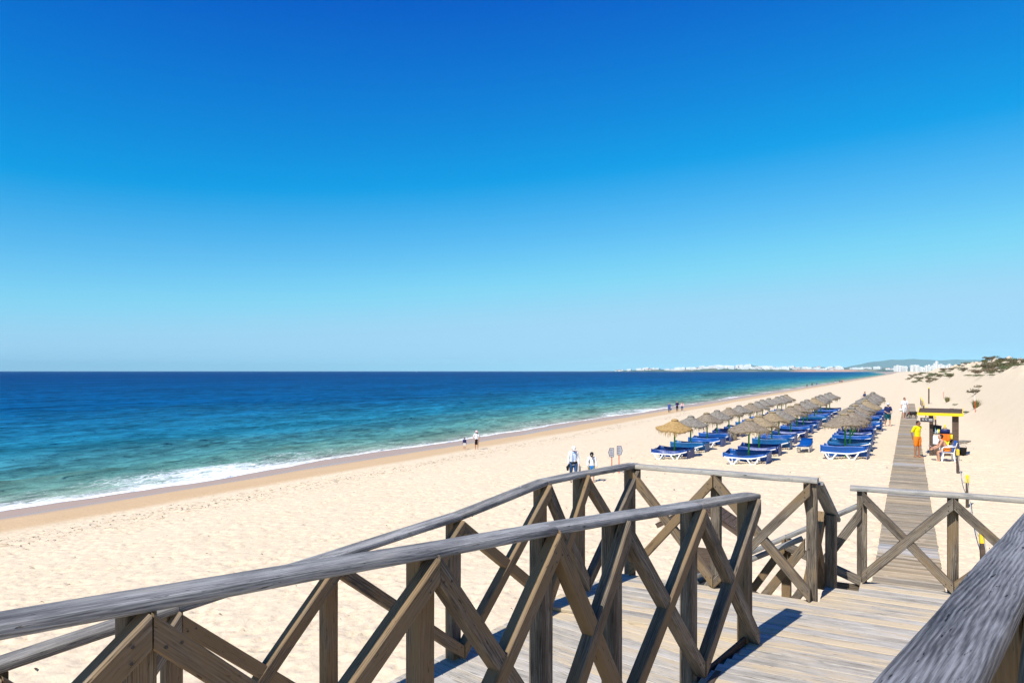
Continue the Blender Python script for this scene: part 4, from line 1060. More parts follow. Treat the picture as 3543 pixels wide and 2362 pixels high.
for s_ in (-.24, .24):
    b = MB(); b.box((s_, 0, .75), (.10, .10, 1.9)); b.build('post', M['darkwood'], e)
b = MB(); b.box((0, -.06, .95), (.56, .03, .7)); b.build('panel', M['darkwood'], e)
for s_ in (-1, 1):
    for k in range(9):
        b = MB(); b.box((s_ * (.06 + k * .0785), 0, 2.04 - k * .0455), (.082, .62, .022), (0, s_ * R(31), 0)); b.build('roof_board', M['darkwood'], e)
for y_ in (-.29, .29):
    for s_ in (-1, 1):
        b = MB(); b.box((s_ * .36, y_, 1.835), (.80, .04, .08), (0, s_ * R(31), 0)); b.build('rafter', M['darkwood'], e)
e = empty('green_bin', (-2.75, 11.3, gz(-2.75, 11.3)), 0, 'green litter bin with a dark lid partly hidden behind the steps', 'bin')
M['bingreen'] = plain('bin_green', (.005, .17, .09), .4)
b = MB(); b.lathe([(.21, 0), (.26, .82), (.27, .86)], seg=18); b.build('body', M['bingreen'], e, smooth=True); b = MB(); b.lathe([(.28, .86), (.28, .92), (.20, .99), (.05, 1.01)], seg=18); b.build('lid', M['black'], e, smooth=True)

# ---------------------------------------------------------------- people
def skin_mat(name, c):
    t = NT(name); n = t.noise(t.coord('Object'), 14, 3)
    return t.out(t.mix(tuple(k * .9 for k in c), tuple(min(1, k * 1.08) for k in c), n), .55, None, .35)
SK = {'fair': skin_mat('fair_skin', (.52, .28, .18)), 'tan': skin_mat('tanned_skin', (.36, .17, .09)), 'dark': skin_mat('deep_tanned_skin', (.25, .115, .06))}
def fab(name, c, v=.18):
    t = NT(name); n = t.noise(t.coord('Object'), 7, 4, .6, .5)
    return t.out(t.mix(tuple(k * (1 - v) for k in c), tuple(min(1, k * (1 + v)) for k in c), n), .85, t.bump(n, .5, .03), .15)
FB = {k: fab('cloth_' + k, c) for k, c in dict(white=(.72, .72, .74), yellow=(.80, .68, .01), orange=(.80, .22, .02), navy=(.022, .03, .10), black=(.014, .014, .018), denim=(.035, .085, .20),
      blue=(.02, .16, .45), grey=(.18, .18, .19), scarf=(.35, .48, .75), coat=(.06, .10, .30), purple=(.06, .03, .22), red=(.75, .10, .04), pink=(.78, .52, .50), teal=(.01, .11, .15), khaki=(.25, .25, .12), cream=(.70, .66, .60)).items()}
HAIR = {k: plain('hair_' + k, c, .7, .3, 30) for k, c in dict(dark=(.018, .012, .009), brown=(.07, .035, .016), blond=(.30, .19, .08), grey=(.28, .26, .24)).items()}
EYE = plain('eye', (.02, .015, .012), .2); LIP = plain('lips', (.30, .10, .08), .5); GLASS = plain('dark_glasses', (.006, .006, .008), .12, spec=.6)
def remesh(b, voxel, smooth=3, name='body'):
    me = b.mesh('tmp'); o = bpy.data.objects.new('tmp', me); COL.objects.link(o)
    m = o.modifiers.new('r', 'REMESH'); m.mode = 'VOXEL'; m.voxel_size = voxel
    if smooth:
        m2 = o.modifiers.new('s', 'SMOOTH'); m2.iterations = smooth; m2.factor = .5
    dg = bpy.context.evaluated_depsgraph_get(); out = bpy.data.meshes.new_from_object(o.evaluated_get(dg))
    bpy.data.objects.remove(o); bpy.data.meshes.remove(me); out.name = name
    out.polygons.foreach_set('use_smooth', [True] * len(out.polygons)); out.materials.clear()
    return out

class Body:
    def __init__(s, h=1.72, fem=False, child=False, lean=0, legL=(0, 0), legR=(0, 0), armL=(5, 8, 10, 0), armR=(5, 8, 10, 0), head=(0, 0), build=1.0, hip_z=None):
        s.h = h; s.fem = fem; s.build = build
        hk = 1.16 if child else 1.0; s.hk = hk
        s.sh = (.098 if fem else .108) * h * (.95 if child else 1); s.hw = (.056 if fem else .052) * h
        legs = {}
        for k, (a, kn), sx in (('L', legL, -1), ('R', legR, 1)):
            a, kn = R(a), R(kn); hp = Vector((sx * s.hw, 0, 0)); d1 = Vector((sx * .02, math.sin(a), -math.cos(a))); kne = hp + d1 * .245 * h
            d2 = Vector((0, math.sin(a - kn), -math.cos(a - kn))); an = kne + d2 * .238 * h; legs[k] = [hp, kne, an]
        low = min(legs['L'][2].z, legs['R'][2].z); s.z0 = hip_z if hip_z is not None else -low + .042 * h
        for k in legs: legs[k] = [p + Vector((0, 0, s.z0)) for p in legs[k]]
        s.legs = legs; le = R(lean); s.up = Vector((0, math.sin(le), math.cos(le))); s.fw = Vector((0, math.cos(le), -math.sin(le))); s.pel = Vector((0, 0, s.z0))
        s.arms = {}
        for k, (f, o, el, inn), sx in (('L', armL, -1), ('R', armR, 1)):
            f, o, el = R(f), R(o), R(el); shd = s.T(.283) + Vector((sx * s.sh, 0, 0)); d1 = Vector((sx * math.sin(o), math.sin(f) * math.cos(o), -math.cos(f) * math.cos(o))); elb = shd + d1 * .165 * h
            d2 = Vector((sx * math.sin(o) * .5 - sx * inn, math.sin(f + el), -math.cos(f + el))).normalized(); wr = elb + d2 * .145 * h; s.arms[k] = [shd, elb, wr, d2]
        hp_, hy = R(head[0]), R(head[1]); q = Euler((-hp_, 0, hy)).to_quaternion(); s.hq = q
        s.neck = s.T(.315); s.hc = s.T(.335) + q @ Vector((0, .012 * h, .062 * h * hk))
    def T(s, t): return s.pel + s.up * (t * s.h)
    def head_pt(s, x, y, z): return s.hc + s.hq @ (Vector((x, y, z)) * s.h * s.hk)
    def torso(s, b, t0, t1, inf=1.0, flat=.64):
        ts = [-.03, 0, .04, .09, .15, .21, .26, .295, .315]
        rf = [.078, .088, .084, .074, .076, .082, .078, .058, .034] if s.fem else [.076, .083, .081, .080, .085, .092, .090, .066, .038]
        sel = sorted(set([t0] + [t for t in ts if t0 < t < t1] + [t1]))
        b.tube([s.T(t) for t in sel], [float(np.interp(t, ts, rf)) * s.h * inf * s.build for t in sel], 16, flat=flat * (1.0 if s.build < 1.1 else 1.2), up=(1, 0, 0), round_ends=False)
    def leg(s, b, k, f0, f1, inf=1.0):
        hp, kn, an = s.legs[k]; fs = [0, .12, .35, .5, .62, .8, 1.0]; rf = [.052, .055, .044, .034, .034, .026, .020]
        def P(f): return hp.lerp(kn, f / .5) if f <= .5 else kn.lerp(an, (f - .5) / .5)
        sel = sorted(set([f0] + [f for f in fs if f0 < f < f1] + [f1]))
        b.tube([P(f) for f in sel], [float(np.interp(f, fs, rf)) * s.h * inf * (s.build * .5 + .5) for f in sel], 12, round_ends=True)
    def arm(s, b, k, f0, f1, inf=1.0):
        sh, el, wr, d = s.arms[k]; fs = [0, .1, .3, .5, .65, 1.0]; rf = [.030, .031, .027, .022, .023, .0155]
        def P(f): return sh.lerp(el, f / .5) if f <= .5 else el.lerp(wr, (f - .5) / .5)
        sel = sorted(set([f0] + [f for f in fs if f0 < f < f1] + [f1]))
        b.tube([P(f) for f in sel], [float(np.interp(f, fs, rf)) * s.h * inf for f in sel], 10, round_ends=True)
    def hand(s, b, k):
        sh, el, wr, d = s.arms[k]; sx = -1 if k == 'L' else 1; h = s.h
        palm_n = Vector((-sx, 0, 0)) - d * Vector((-sx, 0, 0)).dot(d)
        if palm_n.length < .1: palm_n = Vector((0, 0, -1)) - d * Vector((0, 0, -1)).dot(d)
        palm_n.normalize(); side = d.cross(palm_n) * sx
        if side.y < 0 and abs(d.z) > .5: side = -side
        c = wr + d * .028 * h
        b.tube([wr, wr + d * .02 * h, wr + d * .048 * h], [.014 * h, .022 * h, .021 * h], 10, flat=.5, up=side)
        for i, L in enumerate((.036, .042, .040, .031)):
            p0 = wr + d * .045 * h + side * (.016 - .0107 * i) * h; p1 = p0 + d * L * .5 * h + palm_n * .004 * h; p2 = p1 + d * L * .42 * h + palm_n * .016 * h
            b.tube([p0, p1, p2], [.0057 * h, .0053 * h, .0045 * h], 6, round_ends=True)
        p0 = wr + d * .016 * h + side * .017 * h; p1 = p0 + d * .018 * h + side * .014 * h + palm_n * .006 * h; b.tube([p0, p1, p1 + d * .02 * h + palm_n * .006 * h], [.0075 * h, .0065 * h, .005 * h], 6, round_ends=True)
    def foot(s, b, k, inf=1.0):
        an = s.legs[k][2]; h = s.h; sx = -1 if k == 'L' else 1
        zf = an.z - .03 * h
        b.tube([an + Vector((0, -.025 * h, -.022 * h)), an + Vector((0, .01 * h, -.02 * h)), an + Vector((sx * .006 * h, .06 * h, -.028 * h)), an + Vector((sx * .01 * h, .105 * h, -.033 * h))], [.020 * h * inf, .024 * h * inf, .0235 * h * inf, .014 * h * inf], 10, flat=.85, up=(1, 0, 0), round_ends=True)
        for i in range(5):
            p = an + Vector((sx * (.01 - .016 + i * .0085) * h, (.108 - .004 * abs(i - 1)) * h, -.034 * h)); b.ball(p, .0075 * h * inf, 6, 4)
    def headmesh(s, b):
        h = s.h * s.hk
        q = s.hq.to_euler()
        b.ball(s.head_pt(0, -.004, .012), (.046 * h, .056 * h, .052 * h), 16, 12, rot=q); b.ball(s.head_pt(0, .008, -.022), (.036 * h, .044 * h, .044 * h), 14, 10, rot=q)
        b.ball(s.head_pt(0, .036, -.052), .014 * h, 8, 6)
        b.tube([s.head_pt(0, .048, .008), s.head_pt(0, .060, -.012), s.head_pt(0, .052, -.020)], [.006 * h, .009 * h, .006 * h], 8, round_ends=True)
        for sx in (-1, 1): b.ball(s.head_pt(sx * .047, -.004, -.006), (.007 * h, .012 * h, .017 * h), 8, 6)
        b.tube([s.T(.28), s.neck, s.hc - s.hq @ Vector((0, .012 * h, .03 * h))], [.040 * s.h, .032 * s.h, .031 * h], 12)
    def full(s, voxel, fingers=True):
        b = MB(); s.torso(b, -.03, .315)
        for k in 'LR':
            s.leg(b, k, 0, 1); s.foot(b, k); s.arm(b, k, 0, 1)
            b.tube([s.T(.29) , s.arms[k][0]], [.045 * s.h, .034 * s.h], 10, round_ends=True)
            if fingers: s.hand(b, k)
            else: b.ball(s.arms[k][2] + s.arms[k][3] * .03 * s.h, .022 * s.h, 8, 6)
        b.tube([s.legs['L'][0], s.pel, s.legs['R'][0]], [.055 * s.h, .06 * s.h, .055 * s.h], 10, round_ends=True)
        s.headmesh(b)
        return remesh(b, voxel, 3)

def person(label, x, y, z, rz, body, skin, clothes, hair=None, hat=None, voxel=.011, face=True, glasses=False, group=None, cat='person'):
    e = empty('person', (x, y, z), rz, label, cat, group)
    h = body.h
    mesh_obj('body', body.full(voxel, voxel < .016), SK[skin], e)
    cv = max(voxel, .012)
    for c in clothes:
        kind, mat = c[0], FB[c[1]]; b = MB()
        if kind == 'shirt':
            slv = c[2]; body.torso(b, -.035 if len(c) < 4 else c[3], .292, 1.13, .68)
            for k in 'LR':
                b.tube([body.T(.275), body.arms[k][0]], [.055 * h, .042 * h], 10, round_ends=True)
                if slv > 0: body.arm(b, k, 0, slv, 1.33)
        elif kind in ('shorts', 'trousers'):
            f1 = c[2]; body.torso(b, -.03, .045, 1.12, .7)
            b.tube([body.legs['L'][0], body.pel, body.legs['R'][0]], [.06 * h, .068 * h, .06 * h], 10, round_ends=True)
            for k in 'LR': body.leg(b, k, .0, f1, 1.22 if kind == 'shorts' else 1.14)
        elif kind == 'skirt':
            f1 = c[2]; pts = [body.T(.05), body.pel]; m = (body.legs['L'][1] + body.legs['R'][1]) / 2; pts += [body.pel.lerp(m, .5), body.pel.lerp(m, f1 * 2)]
            b.tube(pts, [.085 * h, .098 * h, .10 * h, .095 * h], 14, flat=.75, up=(1, 0, 0))
        elif kind == 'coat':
            body.torso(b, .0, .292, 1.18, .74); m = (body.legs['L'][1] + body.legs['R'][1]) / 2
            b.tube([body.T(.06), body.pel, body.pel.lerp(m, .75)], [.09 * h, .10 * h, .105 * h], 14, flat=.75, up=(1, 0, 0))
            for k in 'LR':
                b.tube([body.T(.275), body.arms[k][0]], [.055 * h, .044 * h], 10, round_ends=True); body.arm(b, k, 0, c[2], 1.4)
        elif kind == 'scarf':
            b.tube([body.T(.30) + Vector((math.cos(q) * .05 * h, math.sin(q) * .05 * h, .01 * math.sin(3 * q))) for q in np.linspace(0, 6.0, 12)], .02 * h, 8, round_ends=True)
            for sx in (-1, 1): b.tube([body.T(.29) + Vector((sx * .035 * h, .055 * h, 0)), body.T(.2) + Vector((sx * .045 * h, .072 * h, 0)), body.T(.04 if sx > 0 else .08) + Vector((sx * .05 * h, .075 * h, 0))], [.018 * h, .024 * h, .028 * h], 8, flat=.5, up=(1, 0, 0))
        elif kind == 'waistband':
            body.torso(b, -.005, .045, 1.25, .75); b.ball(body.T(.01) + Vector((.03 * h, .085 * h, 0)), (.05 * h, .035 * h, .03 * h))
        elif kind == 'tiedjacket':
            body.torso(b, -.02, .03, 1.27, .78)
            for sx in (-1, 1): b.tube([body.T(.0) + Vector((sx * .02 * h, .075 * h, 0)), body.T(-.08) + Vector((sx * .035 * h, .085 * h, 0)), body.T(-.15) + Vector((sx * .045 * h, .075 * h, 0))], [.024 * h, .03 * h, .03 * h], 8, flat=.6, up=(1, 0, 0))
        elif kind == 'shoes':
            for k in 'LR': body.foot(b, k, 1.2)
        elif kind == 'straps':
            for sx in (-1, 1): b.tube([body.T(.05) + Vector((sx * .075 * h, .02 * h, 0)), body.T(.2) + Vector((sx * .07 * h, .066 * h, 0)), body.T(.30) + Vector((sx * .062 * h, .02 * h, 0)), body.T(.28) + Vector((sx * .06 * h, -.06 * h, 0))], .016 * h, 6, flat=.6, round_ends=True)
            b.ball(body.T(.17) + Vector((0, -.10 * h, 0)), (.085 * h, .05 * h, .12 * h))
        nm = {'straps': 'backpack', 'waistband': 'waist_bag', 'tiedjacket': 'tied_jacket'}.get(kind, kind)
        mesh_obj(nm, remesh(b, cv, 2, nm), mat, e)
    q = body.hq.to_euler(); hh = h * body.hk
    if hair:
        b = MB(); b.ball(body.head_pt(0, -.013, .018), (.050 * hh, .056 * hh, .056 * hh), 16, 12, rot=q)
        if hair[1] == 'long':
            b.tube([body.head_pt(0, -.03, .0), body.head_pt(0, -.045, -.04), body.head_pt(0, -.04, -.10)], [.046 * hh, .044 * hh, .03 * hh], 10, round_ends=True)
            for sx in (-1, 1): b.tube([body.head_pt(sx * .04, -.01, .02), body.head_pt(sx * .046, 0, -.03), body.head_pt(sx * .04, .005, -.085)], [.017 * hh, .018 * hh, .013 * hh], 8, round_ends=True)
        else: b.ball(body.head_pt(0, -.03, -.01), (.042 * hh, .034 * hh, .04 * hh), 12, 8, rot=q)
        mesh_obj('hair', remesh(b, max(voxel * .8, .009), 1, 'hair'), HAIR[hair[0]], e)
    if hat:
        b = MB(); kind, mc = hat[0], hat[1]
        def hp_(x_, y_, z_): return body.head_pt(x_, y_, z_)
        seg = 20
        def ring(r, z_, yo=0, ry=1.15): return [hp_(r * math.cos(t_), yo + r * ry * math.sin(t_), z_) for t_ in (2 * math.pi * i / seg for i in range(seg))]
        if kind == 'cap':
            b.loft([ring(.053, .012, -.006), ring(.054, .035, -.006), ring(.047, .060, -.006), ring(.028, .074, -.006), ring(.006, .078, -.006)])
            b.loft([[hp_(x_, y_, z_) for x_, y_, z_ in ((-.042, .035, .018), (-.034, .085, .012), (0, .10, .014), (.034, .085, .012), (.042, .035, .018))], [hp_(x_, y_, z_ + .005) for x_, y_, z_ in ((-.042, .035, .018), (-.034, .085, .012), (0, .10, .014), (.034, .085, .012), (.042, .035, .018))]])
        elif kind == 'brim':
            b.loft([ring(.085, .012, -.004), ring(.088, .010, -.004), ring(.055, .026, -.004), ring(.050, .062, -.004), ring(.042, .072, -.004), ring(.006, .075, -.004)])
        elif kind == 'helmet':
            b.loft([ring(.060, .012, -.006), ring(.062, .035, -.006), ring(.054, .066, -.006), ring(.032, .086, -.006), ring(.006, .092, -.006)])
        ho = b.build('hat' if kind != 'helmet' else 'helmet', FB[mc], e, smooth=True)
        if kind == 'cap' and len(hat) > 2:
            b = MB(); b.quad(*[hp_(x_, y_, z_) for x_, y_, z_ in ((-.014, .0575, .028), (.014, .0575, .028), (.013, .052, .052), (-.013, .052, .052))]); b.build('badge', FB[hat[2]], ho)
        if kind == 'helmet':
            for k in range(5):
                x_ = -.036 + k * .018; b = MB(); b.tube([hp_(x_, .056, .03), hp_(x_ * .9, .05, .062), hp_(x_ * .7, .02, .086)], .006 * hh, 6); b.build('vent', FB['black'], ho)
    if glasses:
        b = MB()
        for sx in (-1, 1): b.ball(body.head_pt(sx * .019, .049, .006), (.015 * hh, .006 * hh, .010 * hh), 8, 6, rot=q)
        b.tube([body.head_pt(-.048, .0, .010), body.head_pt(-.03, .048, .010), body.head_pt(0, .056, .009), body.head_pt(.03, .048, .010), body.head_pt(.048, 0, .010)], .003 * hh, 6); b.build('sunglasses', GLASS, e, smooth=True)
    elif face:
        for sx in (-1, 1):
            b = MB(); b.ball(body.head_pt(sx * .018, .0475, .005), (.006 * hh, .004 * hh, .004 * hh), 8, 6); b.build('eye', EYE, e, smooth=True)
    if face:
        b = MB(); b.ball(body.head_pt(0, .050, -.034), (.014 * hh, .005 * hh, .0045 * hh), 8, 6); b.build('mouth', LIP, e, smooth=True)
    return e
def hand_at(e, bd, k, f=.05):
    sh, el, wr, d = bd.arms[k]
    return Vector(e.location) + (Euler(e.rotation_euler).to_matrix() @ (wr + d * f * bd.h))
def facing(dx, dy): return math.atan2(-dx, dy)      # rz that turns +Y to (dx, dy)

# walkers near the signs
bw_ = Body(1.66, fem=True, legL=(10, 6), legR=(-10, 14), armL=(6, 12, 12, 0), armR=(-4, 12, 14, 0), head=(28, 0))
p = person('woman in white cap, pale shirt, blue scarf and jeans walking barefoot on the sand', -13.2, 29.4, gz(-13.2, 29.4), facing(.55, -.83),
           bw_, 'fair',
           [('trousers', 'denim', .93), ('shirt', 'white', .97, -.05), ('scarf', 'scarf'), ('waistband', 'black')], hair=('blond', 'short'), hat=('cap', 'white'), glasses=True)
b = MB(); b.tube([(.27, .06, .58), (.28, .08, .70), (.20, .08, .84)], [.05, .07, .02], 8, flat=.4, round_ends=True); o = b.build('shoulder_bag', FB['black'], None, smooth=True); o.location = p.location; o.rotation_euler = p.rotation_euler; tag(o, 'black bag hanging at the hip of the woman in the white cap', 'bag')
b = MB(); rbox(b, (0, 0, 0), (.09, .035, .24), .02); o = b.build('sandals', FB['grey'], None, smooth=True); o.location = hand_at(p, bw_, 'L', .08) + Vector((0, 0, -.08)); tag(o, 'grey sandals carried in the hand of the woman in jeans', 'sandals')
bk_ = Body(1.34, child=True, legL=(9, 8), legR=(-9, 12), armL=(8, 16, 30, 0), armR=(10, 14, 40, .2), head=(32, 0))
p = person('child in black cap and white top with a backpack, holding a stick', -12.29, 29.35, gz(-12.29, 29.35), facing(.35, -.94),
           bk_, 'fair',
           [('trousers', 'khaki', .62), ('shirt', 'white', .9), ('tiedjacket', 'blue'), ('straps', 'black')], hair=('blond', 'short'), hat=('cap', 'black', 'white'))
M['stick'] = plain('wooden_stick', (.22, .14, .07), .8, .2)
b = MB(); b.tube([(0, 0, 0), (-.08, -.03, .28), (-.13, -.05, .56)], [.009, .010, .012], 6); o = b.build('walking_stick', M['stick'], None, smooth=True)
o.location = hand_at(p, bk_, 'R', .045) + Vector((.13, .05, -.56)); tag(o, 'thin wooden stick in the hand of the child in the black cap', 'stick')
# couple by the water
person('woman in pink hat, white top and dark skirt walking along the wet sand', -32.48, 52.1, gz(-32.48, 52.1), facing(.5, -.87),
       Body(1.67, fem=True, legL=(6, 4), legR=(-5, 10), armL=(4, 10, 8, 0), armR=(0, 26, 70, .5), head=(6, 0)), 'fair', [('skirt', 'black', .52), ('shirt', 'white', .38, -.02)], hair=('dark', 'long'), hat=('brim', 'pink'), voxel=.014)
person('small child in navy cap and jacket with pale shorts beside the water', -34.03, 52.6, gz(-34.03, 52.6), facing(.45, -.89),
       Body(1.06, child=True, legL=(8, 4), legR=(-6, 8), head=(5, 0)), 'fair', [('shorts', 'cream', .42), ('shirt', 'navy', .95, -.07)], hair=('brown', 'short'), hat=('cap', 'navy', 'white'), voxel=.012)
# three on the shoreline
bc_ = Body(1.66, fem=True, legL=(9, 4), legR=(-9, 10))
pc_ = person('woman in blue coat and black trousers carrying a bag along the shore', -35.3, 117.8, gz(-35.3, 117.8), facing(.35, -.94), bc_, 'fair', [('trousers', 'black', .97), ('coat', 'coat', .95), ('shoes', 'black')], hair=('blond', 'long'), voxel=.018, glasses=True)
o = MB(); rbox(o, (0, 0, 0), (.30, .14, .30), .05); o = o.build('tote_bag', FB['denim'], None, smooth=True, loc=hand_at(pc_, bc_, 'L', .06) + Vector((0, 0, -.17))); tag(o, 'blue tote bag carried by the woman in the blue coat', 'bag')
person('man in purple top, open dark jacket and dark trousers walking on the shore', -34.75, 120.6, gz(-34.75, 120.6), facing(.3, -.95), Body(1.80, legL=(-8, 8), legR=(9, 4), armL=(10, 14, 70, .5), armR=(10, 14, 70, .5)), 'fair', [('trousers', 'black', .9), ('shirt', 'purple', .0), ('shirt', 'black', .9, .12), ('shoes', 'black')], hair=('grey', 'short'), voxel=.018)
person('woman in red and orange top with jeans walking on the shore', -34.2, 121.7, gz(-34.2, 121.7), facing(.3, -.95), Body(1.62, fem=True, legL=(8, 4), legR=(-8, 10)), 'fair', [('trousers', 'denim', .97), ('shirt', 'pink', .95), ('shirt', 'red', .05, .06), ('shoes', 'white')], hair=('brown', 'long'), voxel=.018)
# far walkers
for k, (x, y, top, bot, sk) in enumerate(((-40.2, 345, 'navy', 'black', 'fair'), (-40.0, 362, 'black', 'navy', 'fair'), (-40.4, 385, 'blue', 'denim', 'fair'), (-37.5, 452, 'navy', 'white', 'fair'), (-33.5, 440, 'navy', 'black', 'fair'), (-36.6, 470, 'black', 'denim', 'tan'), (-35.4, 474, 'red', 'black', 'fair'))):
    lab = ('bending walker in navy at the waterline far along the beach', 'walker in black at the waterline far along the beach', 'walker in bright blue at the waterline far along the beach', 'distant walker in navy with white shorts beyond the far waders',
           'distant walker in navy and black on the sand beyond the far waders', 'distant tanned walker in black and denim beyond the far waders', 'distant walker in a red top beyond the far waders')[k]
    person(lab, x, y, gz(x, y), facing(-.1 + .3 * (k % 3), 1 if k % 2 else -1), Body(1.75, fem=k % 2 == 1, lean=35 if k == 0 else 4, legL=(12, 6), legR=(-12, 14), armL=(25, 10, 10, 0) if k == 0 else (10, 10, 10, 0)), sk, [('trousers', bot, .6), ('shirt', top, .5)], hair=('brown', 'short'), voxel=.03, face=False, group='distant beach walkers')
person('person in a navy top seen behind the end of the parasol row', -4.7, 95.8, gz(-4.7, 95.8), facing(-.8, -.5), Body(1.72, fem=True, legL=(8, 5), legR=(-6, 10), armR=(20, 12, 60, .3)), 'fair', [('trousers', 'denim', .6), ('shirt', 'navy', .4)], hair=('brown', 'short'), voxel=.018)
# men on and by the boardwalk
bh_ = Body(1.76, legL=(9, 4), legR=(-9, 14), armL=(4, 18, 55, .55), armR=(4, 18, 55, .55), head=(14, 0), build=1.12)
p = person('man in bike helmet, navy shirt and dark shorts walking barefoot beside the boardwalk', -1.42, 61.2, gz(-1.42, 61.2), facing(.45, -.89), bh_, 'fair', [('shorts', 'teal', .46), ('shirt', 'navy', .42)], hair=('grey', 'short'), hat=('helmet', 'white'), voxel=.013, glasses=True)
b = MB(); rbox(b, (0, 0, 0), (.20, .10, .12), .04); o = b.build('pair_of_shoes', FB['grey'], None, smooth=True); o.location = (hand_at(p, bh_, 'L', .05) + hand_at(p, bh_, 'R', .05)) / 2; tag(o, 'grey shoes held in the hands of the helmeted man', 'shoes')
WZ = walk_z(69.9)
bm_ = Body(1.80, legL=(-8, 10), legR=(8, 4), armL=(6, 14, 14, 0), armR=(2, 14, 16, 0), head=(4, 15), build=1.14)
p = person('man in white shirt and white shorts walking a black dog on the boardwalk', -.37, 69.9, WZ, facing(.45, -.89), bm_, 'fair', [('shorts', 'white', .44), ('shirt', 'white', .42)], hair=('dark', 'short'), voxel=.013, glasses=True)
b = MB(); b.box((0, 0, 0), (.20, .006, .035)); b.box((-.03, 0, .045), (.10, .006, .018)); o = b.build('shirt_print', FB['navy'], p); o.location = (0, .152, 1.24)
b = MB(); b.lathe([(.13, 0), (.135, .012), (.075, .03), (.07, .09), (.05, .10), (.01, .10)], seg=16); o = b.build('straw_hat', FB['cream'], None, smooth=True, loc=hand_at(p, bm_, 'R', .09) + Vector((-.05, 0, -.05))); o.rotation_euler = (1.2, .3, 0); tag(o, 'cream sun hat held in the hand of the man in white', 'hat')
# dog
dz_ = walk_z(70.0); dg_ = empty('dog', (.28, 70.15, dz_), facing(-.75, -.66), 'black dog on a lead sniffing the boardwalk with its head down', 'dog')
b = MB(); b.tube([(0, -.26, .47), (0, -.12, .45), (0, .08, .43), (0, .22, .43), (0, .32, .46)], [.14, .15, .17, .18, .12], 12, flat=.85, up=(1, 0, 0), round_ends=True)   # trunk (faces +Y)
b.tube([(0, .33, .52), (0, .46, .43), (0, .55, .32)], [.085, .07, .062], 10, round_ends=True); b.ball((0, .58, .27), (.062, .075, .065), 12, 8); b.tube([(0, .60, .26), (0, .67, .17)], [.042, .030], 8, round_ends=True)
for sx in (-1, 1):
    b.tube([(sx * .05, .56, .33), (sx * .085, .55, .27), (sx * .08, .56, .22)], [.018, .022, .012], 6, flat=.4, round_ends=True)
    b.tube([(sx * .075, .26, .42), (sx * .08, .24, .26), (sx * .08, .27, .13), (sx * .08, .27, .03), (sx * .08, .31, .018)], [.055, .036, .026, .022, .022], 8, round_ends=True)
    b.tube([(sx * .075, -.27, .45), (sx * .085, -.20, .30), (sx * .085, -.34, .17), (sx * .085, -.32, .04), (sx * .085, -.28, .018)], [.075, .05, .027, .021, .022], 8, round_ends=True)
b.tube([(0, -.36, .54), (0, -.50, .50), (0, -.60, .40)], [.03, .022, .012], 6, round_ends=True)
FUR = plain('black_fur', (.016, .013, .012), .6, .3, 30, bump=.6, bscale=60); mesh_obj('body', remesh(b, .011, 3), FUR, dg_)
b = MB(); b.tube([Vector((math.cos(q_) * .085, .44, .44)) + Vector((0, .05 * math.sin(q_), .075 * math.sin(q_))) for q_ in np.linspace(0, 6.0, 14)], .012, 6); b.build('collar', M['red'], dg_, smooth=True)
a_ = hand_at(p, bm_, 'L', .05); c_ = Vector(dg_.location) + Euler(dg_.rotation_euler).to_matrix() @ Vector((0, .42, .54))
b = MB(); b.tube([(a_.lerp(c_, u) - Vector((0, 0, .10 * 4 * u * (1 - u)))) - a_ for u in np.linspace(0, 1, 9)], .008, 5); o = b.build('dog_lead', FB['black'], None, smooth=True, loc=a_); tag(o, 'dark lead running from the man in white down to the dog', 'lead')
# lifeguard and seated man
person('lifeguard in yellow shirt and orange shorts standing with hands behind his back', .33, 38.6, walk_z(38.6), facing(.80, -.60), Body(1.74, legL=(2, 2), legR=(-2, 2), armL=(-26, 10, 26, .42), armR=(-26, 10, 26, .42), head=(14, 0)), 'tan',
       [('shorts', 'orange', .40), ('shirt', 'yellow', .40)], hair=('dark', 'short'), voxel=.010, glasses=True)
st_ = person('bare-chested man in orange trunks sitting bent over a magazine', CHX - .02, CHY - .03, cz, R(90 + 8), Body(1.74, lean=34, legL=(78, 84), legR=(70, 74), armL=(28, 6, 36, .28), armR=(26, 6, 40, .28), head=(-16, 0), hip_z=.52), 'fair', [('shorts', 'orange', .16)], hair=('dark', 'short'), voxel=.010)
st_.location = (CHX + .04, CHY - .02, cz - .02)
M['print'] = (lambda t: t.out(t.ramp(t.noise(t.coord('Object'), 22, 3), [(.40, (.75, .72, .72)), (.47, (.55, .05, .06)), (.55, (.70, .68, .66)), (.60, (.05, .04, .07))], 'CONSTANT'), .5))(NT('magazine_print'))
mg = empty('magazine', Vector(st_.location) + Euler(st_.rotation_euler).to_matrix() @ Vector((0.0, .66, .62)), R(98), 'open colourful magazine in the hands of the seated man', 'magazine')
for sx in (-1, 1):
    b = MB(); b.box((sx * .105, 0, 0), (.21, .29, .006), (R(35), sx * R(-12), 0)); b.build('page', M['print'], mg)
# reclining sunbathers
def recline(x, y, label, cl, hat=None, hair=('dark', 'short'), skin='fair'):
    bd = Body(1.68, fem=True, lean=0, legL=(4, 6), legR=(-2, 2), armL=(15, 10, 40, .2), armR=(15, 10, 60, .3), head=(12, 0))
    e = person(label, x, y, gz(x, y), 0, bd, skin, cl, hair=hair, hat=hat, voxel=.015)
    # lie on the back, feet to the sea, trunk up the sloping head end
    e.rotation_euler = Euler((R(-74), 0, R(-90)), 'XYZ'); e.location = (x - .80, y, gz(x, y) + .34)
    return e
recline(-11.5, 56.28, 'sunbather in white lying on a lounger with a white sun hat', [('trousers', 'white', .95), ('shirt', 'white', .9)], hat=('brim', 'white'))

